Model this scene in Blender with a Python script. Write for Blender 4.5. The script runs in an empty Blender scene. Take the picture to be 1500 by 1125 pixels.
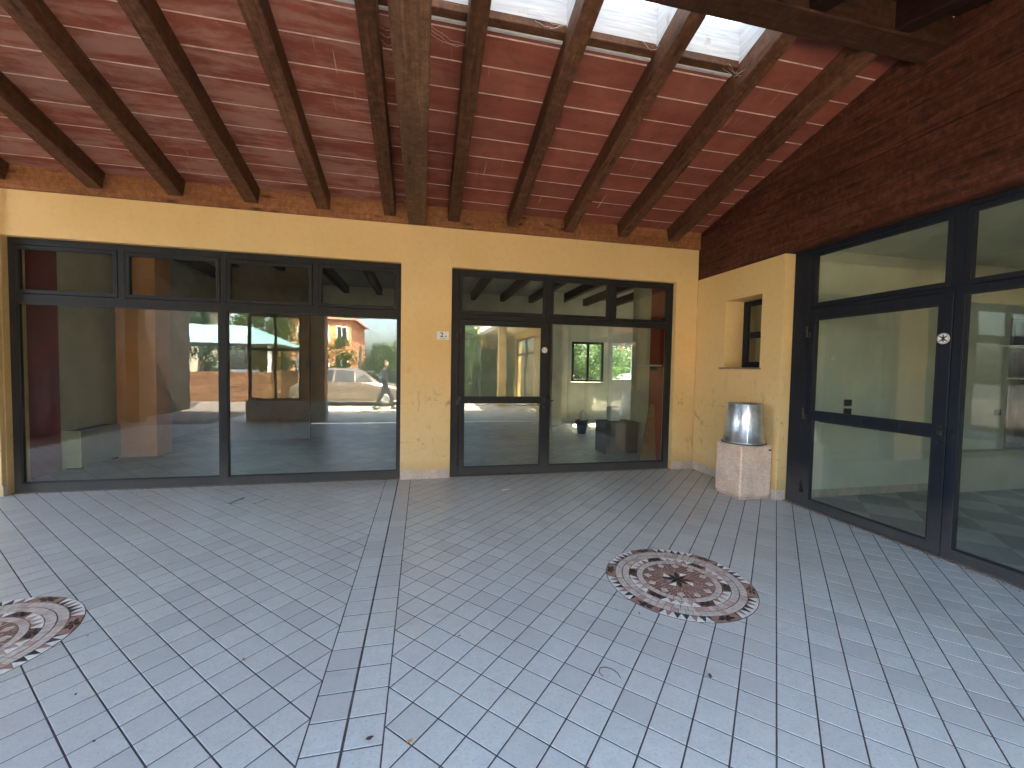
import bpy, bmesh, math, random
from mathutils import Vector, Matrix, noise
random.seed(7)
R = math.radians
sc = bpy.context.scene
C = sc.collection

# ------------------------------------------------------------------ camera
F, PITCH, ROLL, YAW = 602.86, 0.0390, 0.0179, 0.2155
cam_d = bpy.data.cameras.new('camera'); cam = bpy.data.objects.new('camera', cam_d); C.objects.link(cam)
cam_d.sensor_width = 36.0; cam_d.lens = F / 1500 * 36.0; cam_d.clip_start = 0.05; cam_d.clip_end = 500
def _cam_axes():
    cy, sy = math.cos(YAW), math.sin(YAW); cp, sp = math.cos(PITCH), math.sin(PITCH)
    right = Vector((cy, -sy, 0)); fwd = Vector((sy*cp, cy*cp, -sp)); up = Vector((sy*sp, cy*sp, cp))
    cr, sr = math.cos(ROLL), math.sin(ROLL)
    # image x = u*cr - v*sr, image y(down) = u*sr + v*cr
    r2 = right*cr + up*sr
    u2 = up*cr - right*sr
    return r2, u2, fwd
r_, u_, f_ = _cam_axes()
cam.matrix_world = Matrix(((r_.x, u_.x, -f_.x, 0), (r_.y, u_.y, -f_.y, 0), (r_.z, u_.z, -f_.z, 1.6), (0, 0, 0, 1)))
sc.camera = cam
def project(p):
    d = Vector(p) - Vector((0, 0, 1.6)); z = d.dot(f_)
    if z < 0.05: return None
    return (750 + F*d.dot(r_)/z, 562.5 - F*d.dot(u_)/z)

# ------------------------------------------------------------------ light
SUN_EL, SUN_AZ = R(57), R(20)          # azimuth from +Y towards +X: the sun stands behind the building
w = bpy.data.worlds.new('World'); sc.world = w; w.use_nodes = True
nt = w.node_tree; nt.nodes.clear()
sky = nt.nodes.new('ShaderNodeTexSky'); sky.sky_type = 'NISHITA'; sky.sun_disc = False
sky.sun_elevation = SUN_EL; sky.sun_rotation = SUN_AZ; sky.dust_density = 5.0; sky.air_density = 1.0; sky.ozone_density = 0.6
bg = nt.nodes.new('ShaderNodeBackground'); bg.inputs['Strength'].default_value = 0.15
wo = nt.nodes.new('ShaderNodeOutputWorld')
nt.links.new(sky.outputs[0], bg.inputs[0]); nt.links.new(bg.outputs[0], wo.inputs[0])
sl = bpy.data.lights.new('sun', 'SUN'); sl.energy = 4.9; sl.angle = R(0.5); sl.color = (1.0, 0.87, 0.69)
so = bpy.data.objects.new('sun', sl); C.objects.link(so)
sd = Vector((math.sin(SUN_AZ)*math.cos(SUN_EL), math.cos(SUN_AZ)*math.cos(SUN_EL), math.sin(SUN_EL)))
so.rotation_euler = sd.to_track_quat('Z', 'Y').to_euler(); so.location = sd*60
sc.view_settings.view_transform = 'Standard'; sc.view_settings.look = 'None'
sc.view_settings.exposure = 4.5; sc.view_settings.gamma = 1
sc.view_settings.use_curve_mapping = False
sc.cycles.use_denoising = True
sc.cycles.max_bounces = 12; sc.cycles.diffuse_bounces = 6; sc.cycles.glossy_bounces = 4
sc.cycles.transparent_max_bounces = 24; sc.cycles.transmission_bounces = 6
sc.cycles.sample_clamp_indirect = 8; sc.cycles.caustics_reflective = False; sc.cycles.caustics_refractive = False

# ------------------------------------------------------------------ material helpers
class NB:
    def __init__(s, name):
        s.m = bpy.data.materials.new(name); s.m.use_nodes = True
        s.t = s.m.node_tree; s.t.nodes.clear()
        s.out = s.t.nodes.new('ShaderNodeOutputMaterial')
    def n(s, typ, ins=None, **kw):
        nd = s.t.nodes.new(typ)
        for k, v in kw.items(): setattr(nd, k, v)
        if ins:
            for k, v in ins.items():
                if isinstance(v, bpy.types.NodeSocket): s.t.links.new(v, nd.inputs[k])
                else: nd.inputs[k].default_value = v
        return nd
    def geo(s): return s.n('ShaderNodeNewGeometry').outputs['Position']
    def obj(s): return s.n('ShaderNodeTexCoord').outputs['Object']
    def rnd(s): return s.n('ShaderNodeObjectInfo').outputs['Random']
    def mapping(s, v, scale=(1, 1, 1), loc=(0, 0, 0), rot=(0, 0, 0)):
        return s.n('ShaderNodeMapping', {'Vector': v, 'Scale': scale, 'Location': loc, 'Rotation': rot}).outputs[0]
    def noise(s, v, scale, detail=4, rough=.55, dist=0.0):
        return s.n('ShaderNodeTexNoise', {'Vector': v, 'Scale': scale, 'Detail': detail, 'Roughness': rough, 'Distortion': dist}).outputs['Fac']
    def ramp(s, f, stops):
        nd = s.n('ShaderNodeValToRGB', {'Fac': f}); e = nd.color_ramp.elements
        while len(e) < len(stops): e.new(.5)
        for i, (p, c) in enumerate(stops):
            e[i].position = p; e[i].color = (c, c, c, 1) if isinstance(c, (int, float)) else (*c, 1)
        return nd.outputs[0]
    def mix(s, f, a, b, mode='MIX'):
        nd = s.n('ShaderNodeMix', data_type='RGBA', blend_type=mode)
        for k, v in ((0, f), (6, a), (7, b)):
            if isinstance(v, bpy.types.NodeSocket): s.t.links.new(v, nd.inputs[k])
            else: nd.inputs[k].default_value = v if k == 0 else (*v, 1)
        return nd.outputs[2]
    def math(s, op, a, b=0.0, clamp=False):
        nd = s.n('ShaderNodeMath', operation=op); nd.use_clamp = clamp
        for i, v in enumerate((a, b)):
            if isinstance(v, bpy.types.NodeSocket): s.t.links.new(v, nd.inputs[i])
            else: nd.inputs[i].default_value = v
        return nd.outputs[0]
    def bump(s, h, st, dist=.01):
        return s.n('ShaderNodeBump', {'Height': h, 'Strength': st, 'Distance': dist}).outputs[0]
    def pbr(s, col, rough=.6, normal=None, spec=.5, metal=0.0, **kw):
        b = s.n('ShaderNodeBsdfPrincipled')
        for k, v in (('Base Color', col), ('Roughness', rough), ('Specular IOR Level', spec), ('Metallic', metal)):
            if isinstance(v, bpy.types.NodeSocket): s.t.links.new(v, b.inputs[k])
            else: b.inputs[k].default_value = (*v, 1) if k == 'Base Color' else v
        if normal is not None: s.t.links.new(normal, b.inputs['Normal'])
        for k, v in kw.items(): b.inputs[k].default_value = v
        s.t.links.new(b.outputs[0], s.out.inputs[0]); return s.m

def plain(name, col, rough=.6, metal=0.0, var=.12, scale=6, bump=0.05):
    b = NB(name); p = b.obj(); n = b.noise(p, scale, 5)
    c = b.mix(b.ramp(n, [(.3, 0), (.7, 1)]), tuple(x*(1-var) for x in col), tuple(min(1, x*(1+var)) for x in col))
    return b.pbr(c, rough, b.bump(n, bump), metal=metal)

def wood(name, dark, light, rough=.62, knots=.6):
    b = NB(name); o = b.obj(); r = b.rnd()
    comb = b.n('ShaderNodeCombineXYZ', {'X': b.math('MULTIPLY', r, 37.0), 'Y': b.math('MULTIPLY', r, 11.0), 'Z': b.math('MULTIPLY', r, 23.0)}).outputs[0]
    v = b.n('ShaderNodeVectorMath', {0: o, 1: comb}, operation='ADD').outputs[0]
    g = b.noise(b.mapping(v, (1.2, 22, 22)), 1.6, 6, .62, .6)
    fine = b.noise(b.mapping(v, (4, 120, 120)), 1.5, 4, .7)
    big = b.noise(b.mapping(v, (.8, 3, 3)), 1.0, 4)
    c = b.mix(b.ramp(g, [(.3, 0), (.72, 1)]), dark, light)
    c = b.mix(b.ramp(fine, [(.35, .35), (.6, 0)]), c, tuple(x*.35 for x in dark))
    c = b.mix(b.ramp(big, [(.35, .55), (.65, 0)]), c, tuple(x*.55 for x in dark))
    vo = b.n('ShaderNodeTexVoronoi', {'Vector': b.mapping(v, (1.7, 6.5, 6.5)), 'Scale': 1.35, 'Randomness': 1.0}).outputs['Distance']
    kn = b.math('ADD', vo, b.math('MULTIPLY', b.noise(v, 26, 3), .16))
    c = b.mix(b.ramp(kn, [(.17, knots), (.25, knots*.4), (.36, 0)]), c, tuple(x*.14 for x in dark))
    mo = b.noise(b.mapping(v, (11, 8, 8)), 1.6, 8, .72, .3)
    c = b.mix(b.ramp(mo, [(.34, .6), (.52, 0)]), c, tuple(x*.45 for x in dark))
    c = b.mix(b.ramp(mo, [(.55, 0), (.72, .35)]), c, tuple(min(1, x*1.5) for x in light))
    cr = b.noise(b.mapping(v, (42, 7, 7)), 1.0, 3, .6, 1.2)
    c = b.mix(b.ramp(cr, [(.66, 0), (.72, .5)]), c, tuple(x*.3 for x in dark))
    ds = b.noise(b.mapping(v, (9, 55, 55)), 1.0, 3, .55, .5)
    c = b.mix(b.ramp(ds, [(.66, 0), (.73, .55)]), c, tuple(x*.2 for x in dark))
    r2 = b.mix(.5, b.ramp(r, [(0, .72), (1, 1.15)]), (1, 1, 1))
    c = b.mix(1.0, c, r2, 'MULTIPLY')
    crack = b.noise(b.mapping(v, (1.5, 60, 60)), 1.0, 3, .5, .3)
    h = b.math('ADD', b.math('MULTIPLY', fine, .5), b.math('MULTIPLY', b.ramp(crack, [(.60, 1), (.66, 0)]), .8))
    return b.pbr(c, b.ramp(g, [(.2, rough-.1), (.8, rough+.12)]), b.bump(h, .35, .004), spec=.18)

def make_plaster(name, base, base2):
    b = NB(name); p = b.geo()
    n = b.noise(p, 1.1, 6); f = b.noise(p, 130, 3, .7); m = b.noise(p, 14, 6, .65)
    c = b.mix(b.ramp(n, [(.3, 0), (.7, 1)]), base, base2)
    c = b.mix(b.ramp(m, [(.30, .22), (.5, 0)]), c, tuple(x*.72 for x in base))
    z = b.n('ShaderNodeSeparateXYZ', {0: p}).outputs['Z']
    # scuffs and grubby smears at hand and knee height
    zone = b.ramp(b.math('MULTIPLY', z, .5), [(.0, .35), (.15, .8), (.55, .9), (.85, 0)])
    sm = b.noise(b.mapping(p, (6, 6, 3.2)), 1.1, 5, .62, 1.4)
    smf = b.math('MULTIPLY', b.ramp(sm, [(.60, 0), (.70, .62), (.74, .7)]), zone)
    c = b.mix(smf, c, (.27, .15, .075))
    sp = b.n('ShaderNodeTexVoronoi', {'Vector': p, 'Scale': 7.5}).outputs['Distance']
    spf = b.math('MULTIPLY', b.ramp(b.math('ADD', sp, b.math('MULTIPLY', m, .07)), [(.055, .75), (.085, 0)]), zone)
    c = b.mix(spf, c, (.16, .09, .05))
    sc1 = b.noise(b.mapping(p, (3, 3, 40), rot=(.3, .5, 0)), 1.0, 2, .5, .4)
    c = b.mix(b.math('MULTIPLY', b.ramp(sc1, [(.70, 0), (.73, .5)]), zone), c, (.24, .16, .07))
    # damp, dirt just over the floor
    c = b.mix(b.ramp(b.math('ADD', z, b.math('MULTIPLY', n, .25)), [(.22, .35), (.42, 0)]), c, (.33, .22, .09))
    h = b.math('ADD', f, b.math('MULTIPLY', m, .8))
    return b.pbr(c, .85, b.bump(h, .30, .006), spec=.2)

M = {}
M['plaster'] = make_plaster('yellow_plaster', (.77, .53, .225), (.82, .58, .28))
M['rafter'] = wood('rafter_wood', (.085, .036, .019), (.215, .100, .054))
M['plate'] = wood('wall_plate_wood', (.34, .135, .055), (.52, .24, .105), knots=.9)
M['tie'] = wood('tie_beam_wood', (.105, .052, .028), (.25, .135, .075))
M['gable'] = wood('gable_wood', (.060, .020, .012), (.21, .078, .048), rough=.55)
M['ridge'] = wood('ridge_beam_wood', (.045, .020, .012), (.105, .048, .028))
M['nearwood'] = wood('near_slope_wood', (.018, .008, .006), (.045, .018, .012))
M['inwood'] = wood('dark_interior_wood', (.03, .02, .014), (.06, .04, .03))
M['board'] = wood('chipboard_panel', (.44, .20, .09), (.60, .30, .14), knots=.1)

def make_cotto():
    b = NB('red_clay_ceiling_tile'); p = b.geo(); r = b.rnd()
    x = b.n('ShaderNodeSeparateXYZ', {0: p}).outputs['X']
    n = b.noise(p, 3, 5); f = b.noise(p, 60, 4, .7)
    c = b.mix(b.ramp(n, [(.3, 0), (.7, 1)]), (.19, .052, .034), (.285, .085, .056))
    c = b.mix(b.ramp(r, [(0, 0), (1, .55)]), c, (.165, .044, .032))
    # lime bloom: long pale bands across the bays, strongest on the left half of the roof
    bl = b.noise(b.mapping(p, (.8, 4.3, 4.3)), 1.35, 9, .70, .35)
    left = b.ramp(b.math('ADD', b.math('MULTIPLY', x, .12), .6), [(.15, 1), (.56, .85), (.64, .22), (1, .15)])
    bf = b.math('MULTIPLY', b.ramp(bl, [(.44, 0), (.56, .50), (.70, .60)]), left)
    c = b.mix(bf, c, (.40, .235, .185))
    # thin lime runs down the slope
    st = b.noise(b.mapping(p, (46, 1.4, 1.4)), 1.0, 3, .5)
    msk = b.noise(p, 1.7, 3)
    c = b.mix(b.math('MULTIPLY', b.ramp(st, [(.68, 0), (.73, .55)]), b.ramp(msk, [(.50, 0), (.6, 1)])), c, (.62, .47, .42))
    dk = b.noise(p, 8, 4)
    c = b.mix(b.ramp(dk, [(.3, .3), (.42, 0)]), c, (.13, .035, .028))
    return b.pbr(c, .82, b.bump(b.math('ADD', f, b.math('MULTIPLY', b.noise(b.mapping(p, (90, 3, 3)), 1, 2), .6)), .25, .004), spec=.25)
M['cotto'] = make_cotto()
M['mortar'] = plain('pale_mortar', (.60, .45, .38), .9, var=.3, scale=9)

def make_tile():
    b = NB('grey_stoneware_tile'); p = b.geo()
    t = b.n('ShaderNodeAttribute', attribute_name='tone').outputs['Fac']
    n = b.noise(p, 16, 8, .78); f = b.noise(p, 75, 5, .75); l = b.noise(p, .8, 3)
    c = b.mix(b.ramp(n, [(.32, 0), (.68, 1)]), (.485, .505, .475), (.60, .62, .58))
    c = b.mix(b.ramp(f, [(.32, .75), (.48, 0)]), c, (.32, .325, .315))
    c = b.mix(b.ramp(t, [(0, .0), (1, .55)]), c, (.38, .39, .375))
    c = b.mix(b.ramp(l, [(.35, .22), (.6, 0)]), c, (.38, .355, .32))
    sp = b.n('ShaderNodeTexVoronoi', {'Vector': p, 'Scale': 26}).outputs['Distance']
    c = b.mix(b.ramp(b.math('ADD', sp, b.math('MULTIPLY', f, .13)), [(.085, .85), (.115, 0)]), c, (.14, .125, .11))
    st = b.noise(b.mapping(p, (2.0, 5, 1)), 1.2, 6, .7, .8)
    c = b.mix(b.ramp(st, [(.60, 0), (.74, .45)]), c, (.27, .25, .22))
    # trodden grit along the shopfronts, its tint widened to paint in warm light
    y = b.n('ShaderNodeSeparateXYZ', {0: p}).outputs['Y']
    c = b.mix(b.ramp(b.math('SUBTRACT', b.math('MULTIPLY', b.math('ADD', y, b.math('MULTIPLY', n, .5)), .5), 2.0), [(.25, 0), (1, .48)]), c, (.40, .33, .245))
    return b.pbr(c, b.ramp(n, [(.3, .32), (.7, .46)]), b.bump(b.math('ADD', f, b.math('MULTIPLY', n, .7)), .22, .004), spec=.55)
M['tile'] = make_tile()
def make_grout():
    b = NB('dirty_grout'); p = b.geo(); n = b.noise(p, 10, 5)
    c = b.mix(b.ramp(n, [(.35, 0), (.65, 1)]), (.035, .033, .03), (.085, .08, .074))
    return b.pbr(c, .95)
M['grout'] = make_grout()
def make_skirt():
    b = NB('skirting_tile'); p = b.geo(); r = b.rnd(); n = b.noise(p, 12, 6, .7); f = b.noise(p, 60, 4)
    c = b.mix(b.ramp(n, [(.3, 0), (.7, 1)]), (.60, .44, .33), (.76, .60, .47))
    c = b.mix(b.ramp(r, [(0, 0), (1, .5)]), c, (.36, .31, .26))
    c = b.mix(b.ramp(f, [(.32, .5), (.48, 0)]), c, (.25, .21, .17))
    return b.pbr(c, .5, b.bump(f, .15, .003))
M['skirt'] = make_skirt()

def make_paving():
    b = NB('pale_paving'); p = b.geo(); n = b.noise(p, 5, 6, .65); l = b.noise(p, .5, 4)
    br = b.n('ShaderNodeTexBrick', {'Vector': b.mapping(p, (1, 1, 1), rot=(0, 0, R(45))), 'Scale': 1.0, 'Mortar Size': .004, 'Brick Width': .1625, 'Row Height': .1625, 'Color1': (1, 1, 1, 1), 'Color2': (.9, .9, .9, 1), 'Mortar': (.25, .24, .23, 1)}, offset=0.0).outputs[0]
    c = b.mix(b.ramp(n, [(.3, 0), (.7, 1)]), (.47, .42, .34), (.60, .55, .45))
    c = b.mix(b.ramp(l, [(.35, .3), (.6, 0)]), c, (.33, .31, .27))
    c = b.mix(1.0, c, br, 'MULTIPLY')
    return b.pbr(c, .65, b.bump(n, .1))
M['paving'] = make_paving()
M['asphalt'] = plain('asphalt', (.055, .055, .057), .9, var=.3, scale=30, bump=.3)

def make_frame(name, col):
    b = NB(name); p = b.geo(); n = b.noise(p, 3.2, 5, .6); f = b.noise(p, 90, 4, .7)
    z = b.n('ShaderNodeSeparateXYZ', {0: p}).outputs['Z']
    c = b.mix(b.ramp(n, [(.3, 0), (.7, 1)]), tuple(x*.85 for x in col), tuple(x*1.2 for x in col))
    dust = b.ramp(b.math('ADD', b.math('MULTIPLY', z, .8), b.math('MULTIPLY', n, .45)), [(.12, .45), (.70, .0)])
    c = b.mix(dust, c, (.17, .15, .125))
    c = b.mix(b.ramp(f, [(.63, 0), (.72, .25)]), c, (.16, .15, .135))
    dr = b.noise(b.mapping(p, (30, 30, 1.6)), 1, 4, .6)
    c = b.mix(b.ramp(dr, [(.60, 0), (.75, .22)]), c, (.12, .11, .10))
    return b.pbr(c, b.ramp(n, [(.3, .45), (.7, .6)]), b.bump(f, .10, .001), spec=.2)
M['frame'] = make_frame('charcoal_aluminium', (.021, .0195, .019))
M['frame_blue'] = make_frame('blue_black_aluminium', (.011, .014, .021))
M['rubber'] = plain('black_gasket', (.008, .008, .008), .6)
M['steel_dark'] = plain('dark_metal', (.05, .047, .045), .35, metal=.8)
M['black_plastic'] = plain('black_plastic', (.012, .013, .013), .4)
M['white_paint'] = plain('white_paint', (.72, .72, .70), .5, var=.05)
M['white_paper'] = plain('white_sticker', (.82, .80, .76), .5, var=.03)
M['ink'] = plain('black_ink', (.01, .01, .012), .5, var=.0)
M['red_ink'] = plain('red_ink', (.55, .05, .03), .5, var=.0)

def make_glass():
    b = NB('shop_window_glass'); p = b.geo()
    g = b.n('ShaderNodeNewGeometry')
    d = b.n('ShaderNodeVectorMath', {0: g.outputs['Normal'], 1: g.outputs['Incoming']}, operation='DOT_PRODUCT').outputs['Value']
    a = b.math('SUBTRACT', 1.0, b.math('ABSOLUTE', d), True)
    fr = b.math('ADD', .066, b.math('MULTIPLY', b.math('POWER', a, 5.0), .93), True)
    wav = b.noise(b.mapping(p, (1, 1, 1)), 1.6, 2)
    nrm = b.n('ShaderNodeBump', {'Height': wav, 'Strength': .016, 'Distance': .05}).outputs[0]
    tr = b.n('ShaderNodeBsdfTransparent', {'Color': (.905, .935, .90, 1)})
    gl = b.n('ShaderNodeBsdfGlossy', {'Color': (.97, 1.0, .98, 1), 'Roughness': .0, 'Normal': nrm})
    mx = b.n('ShaderNodeMixShader', {0: fr, 1: tr.outputs[0], 2: gl.outputs[0]})
    dn = b.noise(p, 2.2, 6, .7); ds = b.noise(b.mapping(p, (25, 25, 1.2)), 1, 4, .6)
    df = b.n('ShaderNodeBsdfDiffuse', {'Color': (.55, .55, .52, 1)})
    z = b.n('ShaderNodeSeparateXYZ', {0: p}).outputs['Z']
    dust = b.math('ADD', b.ramp(dn, [(.40, .004), (.75, .026)]), b.math('ADD', b.ramp(ds, [(.55, 0), (.8, .018)]), b.ramp(z, [(.08, .035), (.35, 0)])))
    m2 = b.n('ShaderNodeMixShader', {0: dust, 1: mx.outputs[0], 2: df.outputs[0]})
    b.t.links.new(m2.outputs[0], b.out.inputs[0]); return b.m
M['glass'] = make_glass()
def make_opal():
    b = NB('opal_skylight_sheet'); p = b.geo(); n = b.noise(p, 6, 5)
    col = b.mix(b.ramp(n, [(.3, 0), (.7, 1)]), (.25, .275, .30), (.32, .345, .37))
    t = b.n('ShaderNodeBsdfTranslucent', {'Color': col}); d = b.n('ShaderNodeBsdfDiffuse', {'Color': col}); tr = b.n('ShaderNodeBsdfTransparent', {'Color': (.9, .95, 1, 1)})
    m1 = b.n('ShaderNodeMixShader', {0: .12, 1: t.outputs[0], 2: d.outputs[0]})
    m2 = b.n('ShaderNodeMixShader', {0: .06, 1: m1.outputs[0], 2: tr.outputs[0]})
    b.t.links.new(m2.outputs[0], b.out.inputs[0]); return b.m
M['opal'] = make_opal()
def make_paleboard():
    b = NB('weathered_pale_board'); p = b.geo()
    g = b.noise(b.mapping(p, (3, 3, 60)), 1, 5, .6, .3); n = b.noise(p, 5, 5)
    c = b.mix(b.ramp(g, [(.3, 0), (.7, 1)]), (.36, .37, .38), (.55, .57, .59))
    c = b.mix(b.ramp(n, [(.60, 0), (.7, .6)]), c, (.30, .18, .13))
    return b.pbr(c, .8, b.bump(g, .2))
M['paleboard'] = make_paleboard()

# ------------------------------------------------------------------ object helpers
def tag(o, label=None, cat=None, group=None, kind=None):
    if label: o['label'] = label
    if cat: o['category'] = cat
    if group: o['group'] = group
    if kind: o['kind'] = kind
    return o
def thing(name, label, cat, loc=(0, 0, 0), group=None, rz=0):
    o = bpy.data.objects.new(name, None); o.empty_display_size = .2; C.objects.link(o)
    o.location = loc; o.rotation_euler = (0, 0, rz)
    return tag(o, label, cat, group)
def origin(parent):
    v = Vector((0, 0, 0)); p = parent
    while p is not None: v += p.location; p = p.parent
    return v
def from_bm(name, bm, mat, parent=None, smooth=False, off=None):
    if parent is not None and off is None: off = origin(parent)
    if off is not None: bmesh.ops.translate(bm, verts=bm.verts, vec=-Vector(off))
    bmesh.ops.recalc_face_normals(bm, faces=bm.faces)
    me = bpy.data.meshes.new(name); bm.to_mesh(me); bm.free()
    if mat is not None: me.materials.append(mat)
    if smooth:
        for f in me.polygons: f.use_smooth = True
    o = bpy.data.objects.new(name, me); C.objects.link(o)
    if parent is not None: o.parent = parent
    return o
def add_box(bm, a, b, bevel=0.0):
    x0, x1 = sorted((a[0], b[0])); y0, y1 = sorted((a[1], b[1])); z0, z1 = sorted((a[2], b[2]))
    v = [bm.verts.new(p) for p in ((x0,y0,z0),(x1,y0,z0),(x1,y1,z0),(x0,y1,z0),(x0,y0,z1),(x1,y0,z1),(x1,y1,z1),(x0,y1,z1))]
    fs = [bm.faces.new([v[i] for i in q]) for q in ((0,3,2,1),(4,5,6,7),(0,1,5,4),(1,2,6,5),(2,3,7,6),(3,0,4,7))]
    if bevel:
        es = list({e for f in fs for e in f.edges})
        bmesh.ops.bevel(bm, geom=es, offset=bevel, segments=1, affect='EDGES')
def box(name, a, b, mat, parent=None, bevel=0.0):
    bm = bmesh.new(); add_box(bm, a, b, bevel); return from_bm(name, bm, mat, parent)
def boxes(name, lst, mat, parent=None, bevel=0.0):
    bm = bmesh.new()
    for a, b in lst: add_box(bm, a, b, bevel)
    return from_bm(name, bm, mat, parent)
def add_cyl(bm, p0, p1, r0, r1=None, seg=12, caps=True):
    r1 = r0 if r1 is None else r1
    p0, p1 = Vector(p0), Vector(p1); d = (p1-p0).normalized()
    a = d.orthogonal().normalized(); c = d.cross(a)
    A = [bm.verts.new(p0+(a*math.cos(t)+c*math.sin(t))*r0) for t in (2*math.pi*i/seg for i in range(seg))]
    B = [bm.verts.new(p1+(a*math.cos(t)+c*math.sin(t))*r1) for t in (2*math.pi*i/seg for i in range(seg))]
    for i in range(seg): bm.faces.new((A[i], A[(i+1) % seg], B[(i+1) % seg], B[i]))
    if caps: bm.faces.new(A[::-1]); bm.faces.new(B)
def add_lathe(bm, c, prof, seg=32):
    rings = []
    for r, z in prof:
        rings.append([bm.verts.new((c[0]+r*math.cos(2*math.pi*i/seg), c[1]+r*math.sin(2*math.pi*i/seg), c[2]+z)) for i in range(seg)])
    for A, B in zip(rings, rings[1:]):
        for i in range(seg): bm.faces.new((A[i], A[(i+1) % seg], B[(i+1) % seg], B[i]))
    return rings
def beam(name, p0, p1, w, h, mat, parent, bevel=.006, top=True):
    """timber from p0 to p1 (centre of the TOP face if top), width w, height h; grain runs along its local X"""
    p0, p1 = Vector(p0), Vector(p1); L = (p1-p0).length; d = (p1-p0).normalized()
    side = Vector((0, 0, 1)).cross(d).normalized(); up = d.cross(side)
    bm = bmesh.new(); add_box(bm, (0, -w/2, -h if top else -h/2), (L, w/2, 0 if top else h/2), bevel)
    bmesh.ops.recalc_face_normals(bm, faces=bm.faces)
    me = bpy.data.meshes.new(name); bm.to_mesh(me); bm.free(); me.materials.append(mat)
    o = bpy.data.objects.new(name, me); C.objects.link(o)
    Mx = Matrix(((d.x, side.x, up.x, p0.x), (d.y, side.y, up.y, p0.y), (d.z, side.z, up.z, p0.z), (0, 0, 0, 1)))
    if parent is not None:
        o.parent = parent; Mx = Matrix.Translation(-origin(parent)) @ Mx
    o.matrix_basis = Mx
    return o
def add_plate(bm, outer, holes, n0, n1, mp, bevel=0.0):
    """slab in the (u, z) plane between depths n0 and n1 with rectangular holes, no inner faces"""
    us = sorted({outer[0], outer[1], *[h[0] for h in holes], *[h[1] for h in holes]}); us = [u for u in us if outer[0] <= u <= outer[1]]
    zs = sorted({outer[2], outer[3], *[h[2] for h in holes], *[h[3] for h in holes]}); zs = [z for z in zs if outer[2] <= z <= outer[3]]
    nu, nz = len(us)-1, len(zs)-1
    def full(i, j):
        if not (0 <= i < nu and 0 <= j < nz): return False
        cu, cz = (us[i]+us[i+1])/2, (zs[j]+zs[j+1])/2
        return not any(h[0] < cu < h[1] and h[2] < cz < h[3] for h in holes)
    vs = {}
    def V(i, j, k):
        if (i, j, k) not in vs: vs[(i, j, k)] = bm.verts.new(mp(us[i], (n0, n1)[k], zs[j]))
        return vs[(i, j, k)]
    for i in range(nu):
        for j in range(nz):
            if not full(i, j): continue
            bm.faces.new((V(i,j,0), V(i+1,j,0), V(i+1,j+1,0), V(i,j+1,0))); bm.faces.new((V(i,j,1), V(i,j+1,1), V(i+1,j+1,1), V(i+1,j,1)))
            if not full(i-1, j): bm.faces.new((V(i,j,0), V(i,j+1,0), V(i,j+1,1), V(i,j,1)))
            if not full(i+1, j): bm.faces.new((V(i+1,j,0), V(i+1,j,1), V(i+1,j+1,1), V(i+1,j+1,0)))
            if not full(i, j-1): bm.faces.new((V(i,j,0), V(i,j,1), V(i+1,j,1), V(i+1,j,0)))
            if not full(i, j+1): bm.faces.new((V(i,j+1,0), V(i+1,j+1,0), V(i+1,j+1,1), V(i,j+1,1)))
    bmesh.ops.recalc_face_normals(bm, faces=bm.faces)
    if bevel:
        es = [e for e in bm.edges if len(e.link_faces) == 2 and e.calc_face_angle(0) > 1]
        bmesh.ops.bevel(bm, geom=es, offset=bevel, segments=1, affect='EDGES')
def plate(name, outer, holes, n0, n1, mp, mat, parent=None, bevel=0.0):
    bm = bmesh.new(); add_plate(bm, outer, holes, n0, n1, mp, bevel); return from_bm(name, bm, mat, parent)
def copy_tree(o, parent=None):
    c = o.copy(); C.objects.link(c); c.parent = parent
    for ch in list(o.children): copy_tree(ch, c)
    return c

D = 5.93
mpB = lambda u, n, z: (u, D - n, z)              # back wall: n grows towards the porch
XS = 4.354
mpS = lambda u, n, z: (XS - n, u, z)             # right-hand wall

# ================================================================== FLOOR
def clip_poly(poly, a, b, c):      # keep a*x + b*y <= c
    out = []
    for i in range(len(poly)):
        p, q = poly[i], poly[(i+1) % len(poly)]
        dp, dq = a*p[0]+b*p[1]-c, a*q[0]+b*q[1]-c
        if dp <= 0: out.append(p)
        if (dp < 0 < dq) or (dq < 0 < dp):
            t = dp/(dp-dq); out.append((p[0]+(q[0]-p[0])*t, p[1]+(q[1]-p[1])*t))
    return out
def area(poly): return abs(sum(poly[i][0]*poly[(i+1) % len(poly)][1]-poly[(i+1) % len(poly)][0]*poly[i][1] for i in range(len(poly))))/2
floor = box('floor', (-9, 0.0, -.12), (4.49, 6.03, -.0019), M['grout'])
tag(floor, kind='structure')
PG = .2294; G = .0033
polys = []
def diag(a0, b0, clips):
    for i in range(-60, 30):
        for j in range(-30, 60):
            A0, A1 = a0+i*PG+G*1.414, a0+(i+1)*PG-G*1.414; B0, B1 = b0+j*PG+G*1.414, b0+(j+1)*PG-G*1.414
            p = [((A+B)/2, (B-A)/2) for A, B in ((A0, B0), (A1, B0), (A1, B1), (A0, B1))]
            for cl in clips:
                p = clip_poly(p, *cl)
                if len(p) < 3: break
            if len(p) >= 3 and area(p) > 2e-4: polys.append(p)
yb = (0, 1, D-.004)
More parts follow.
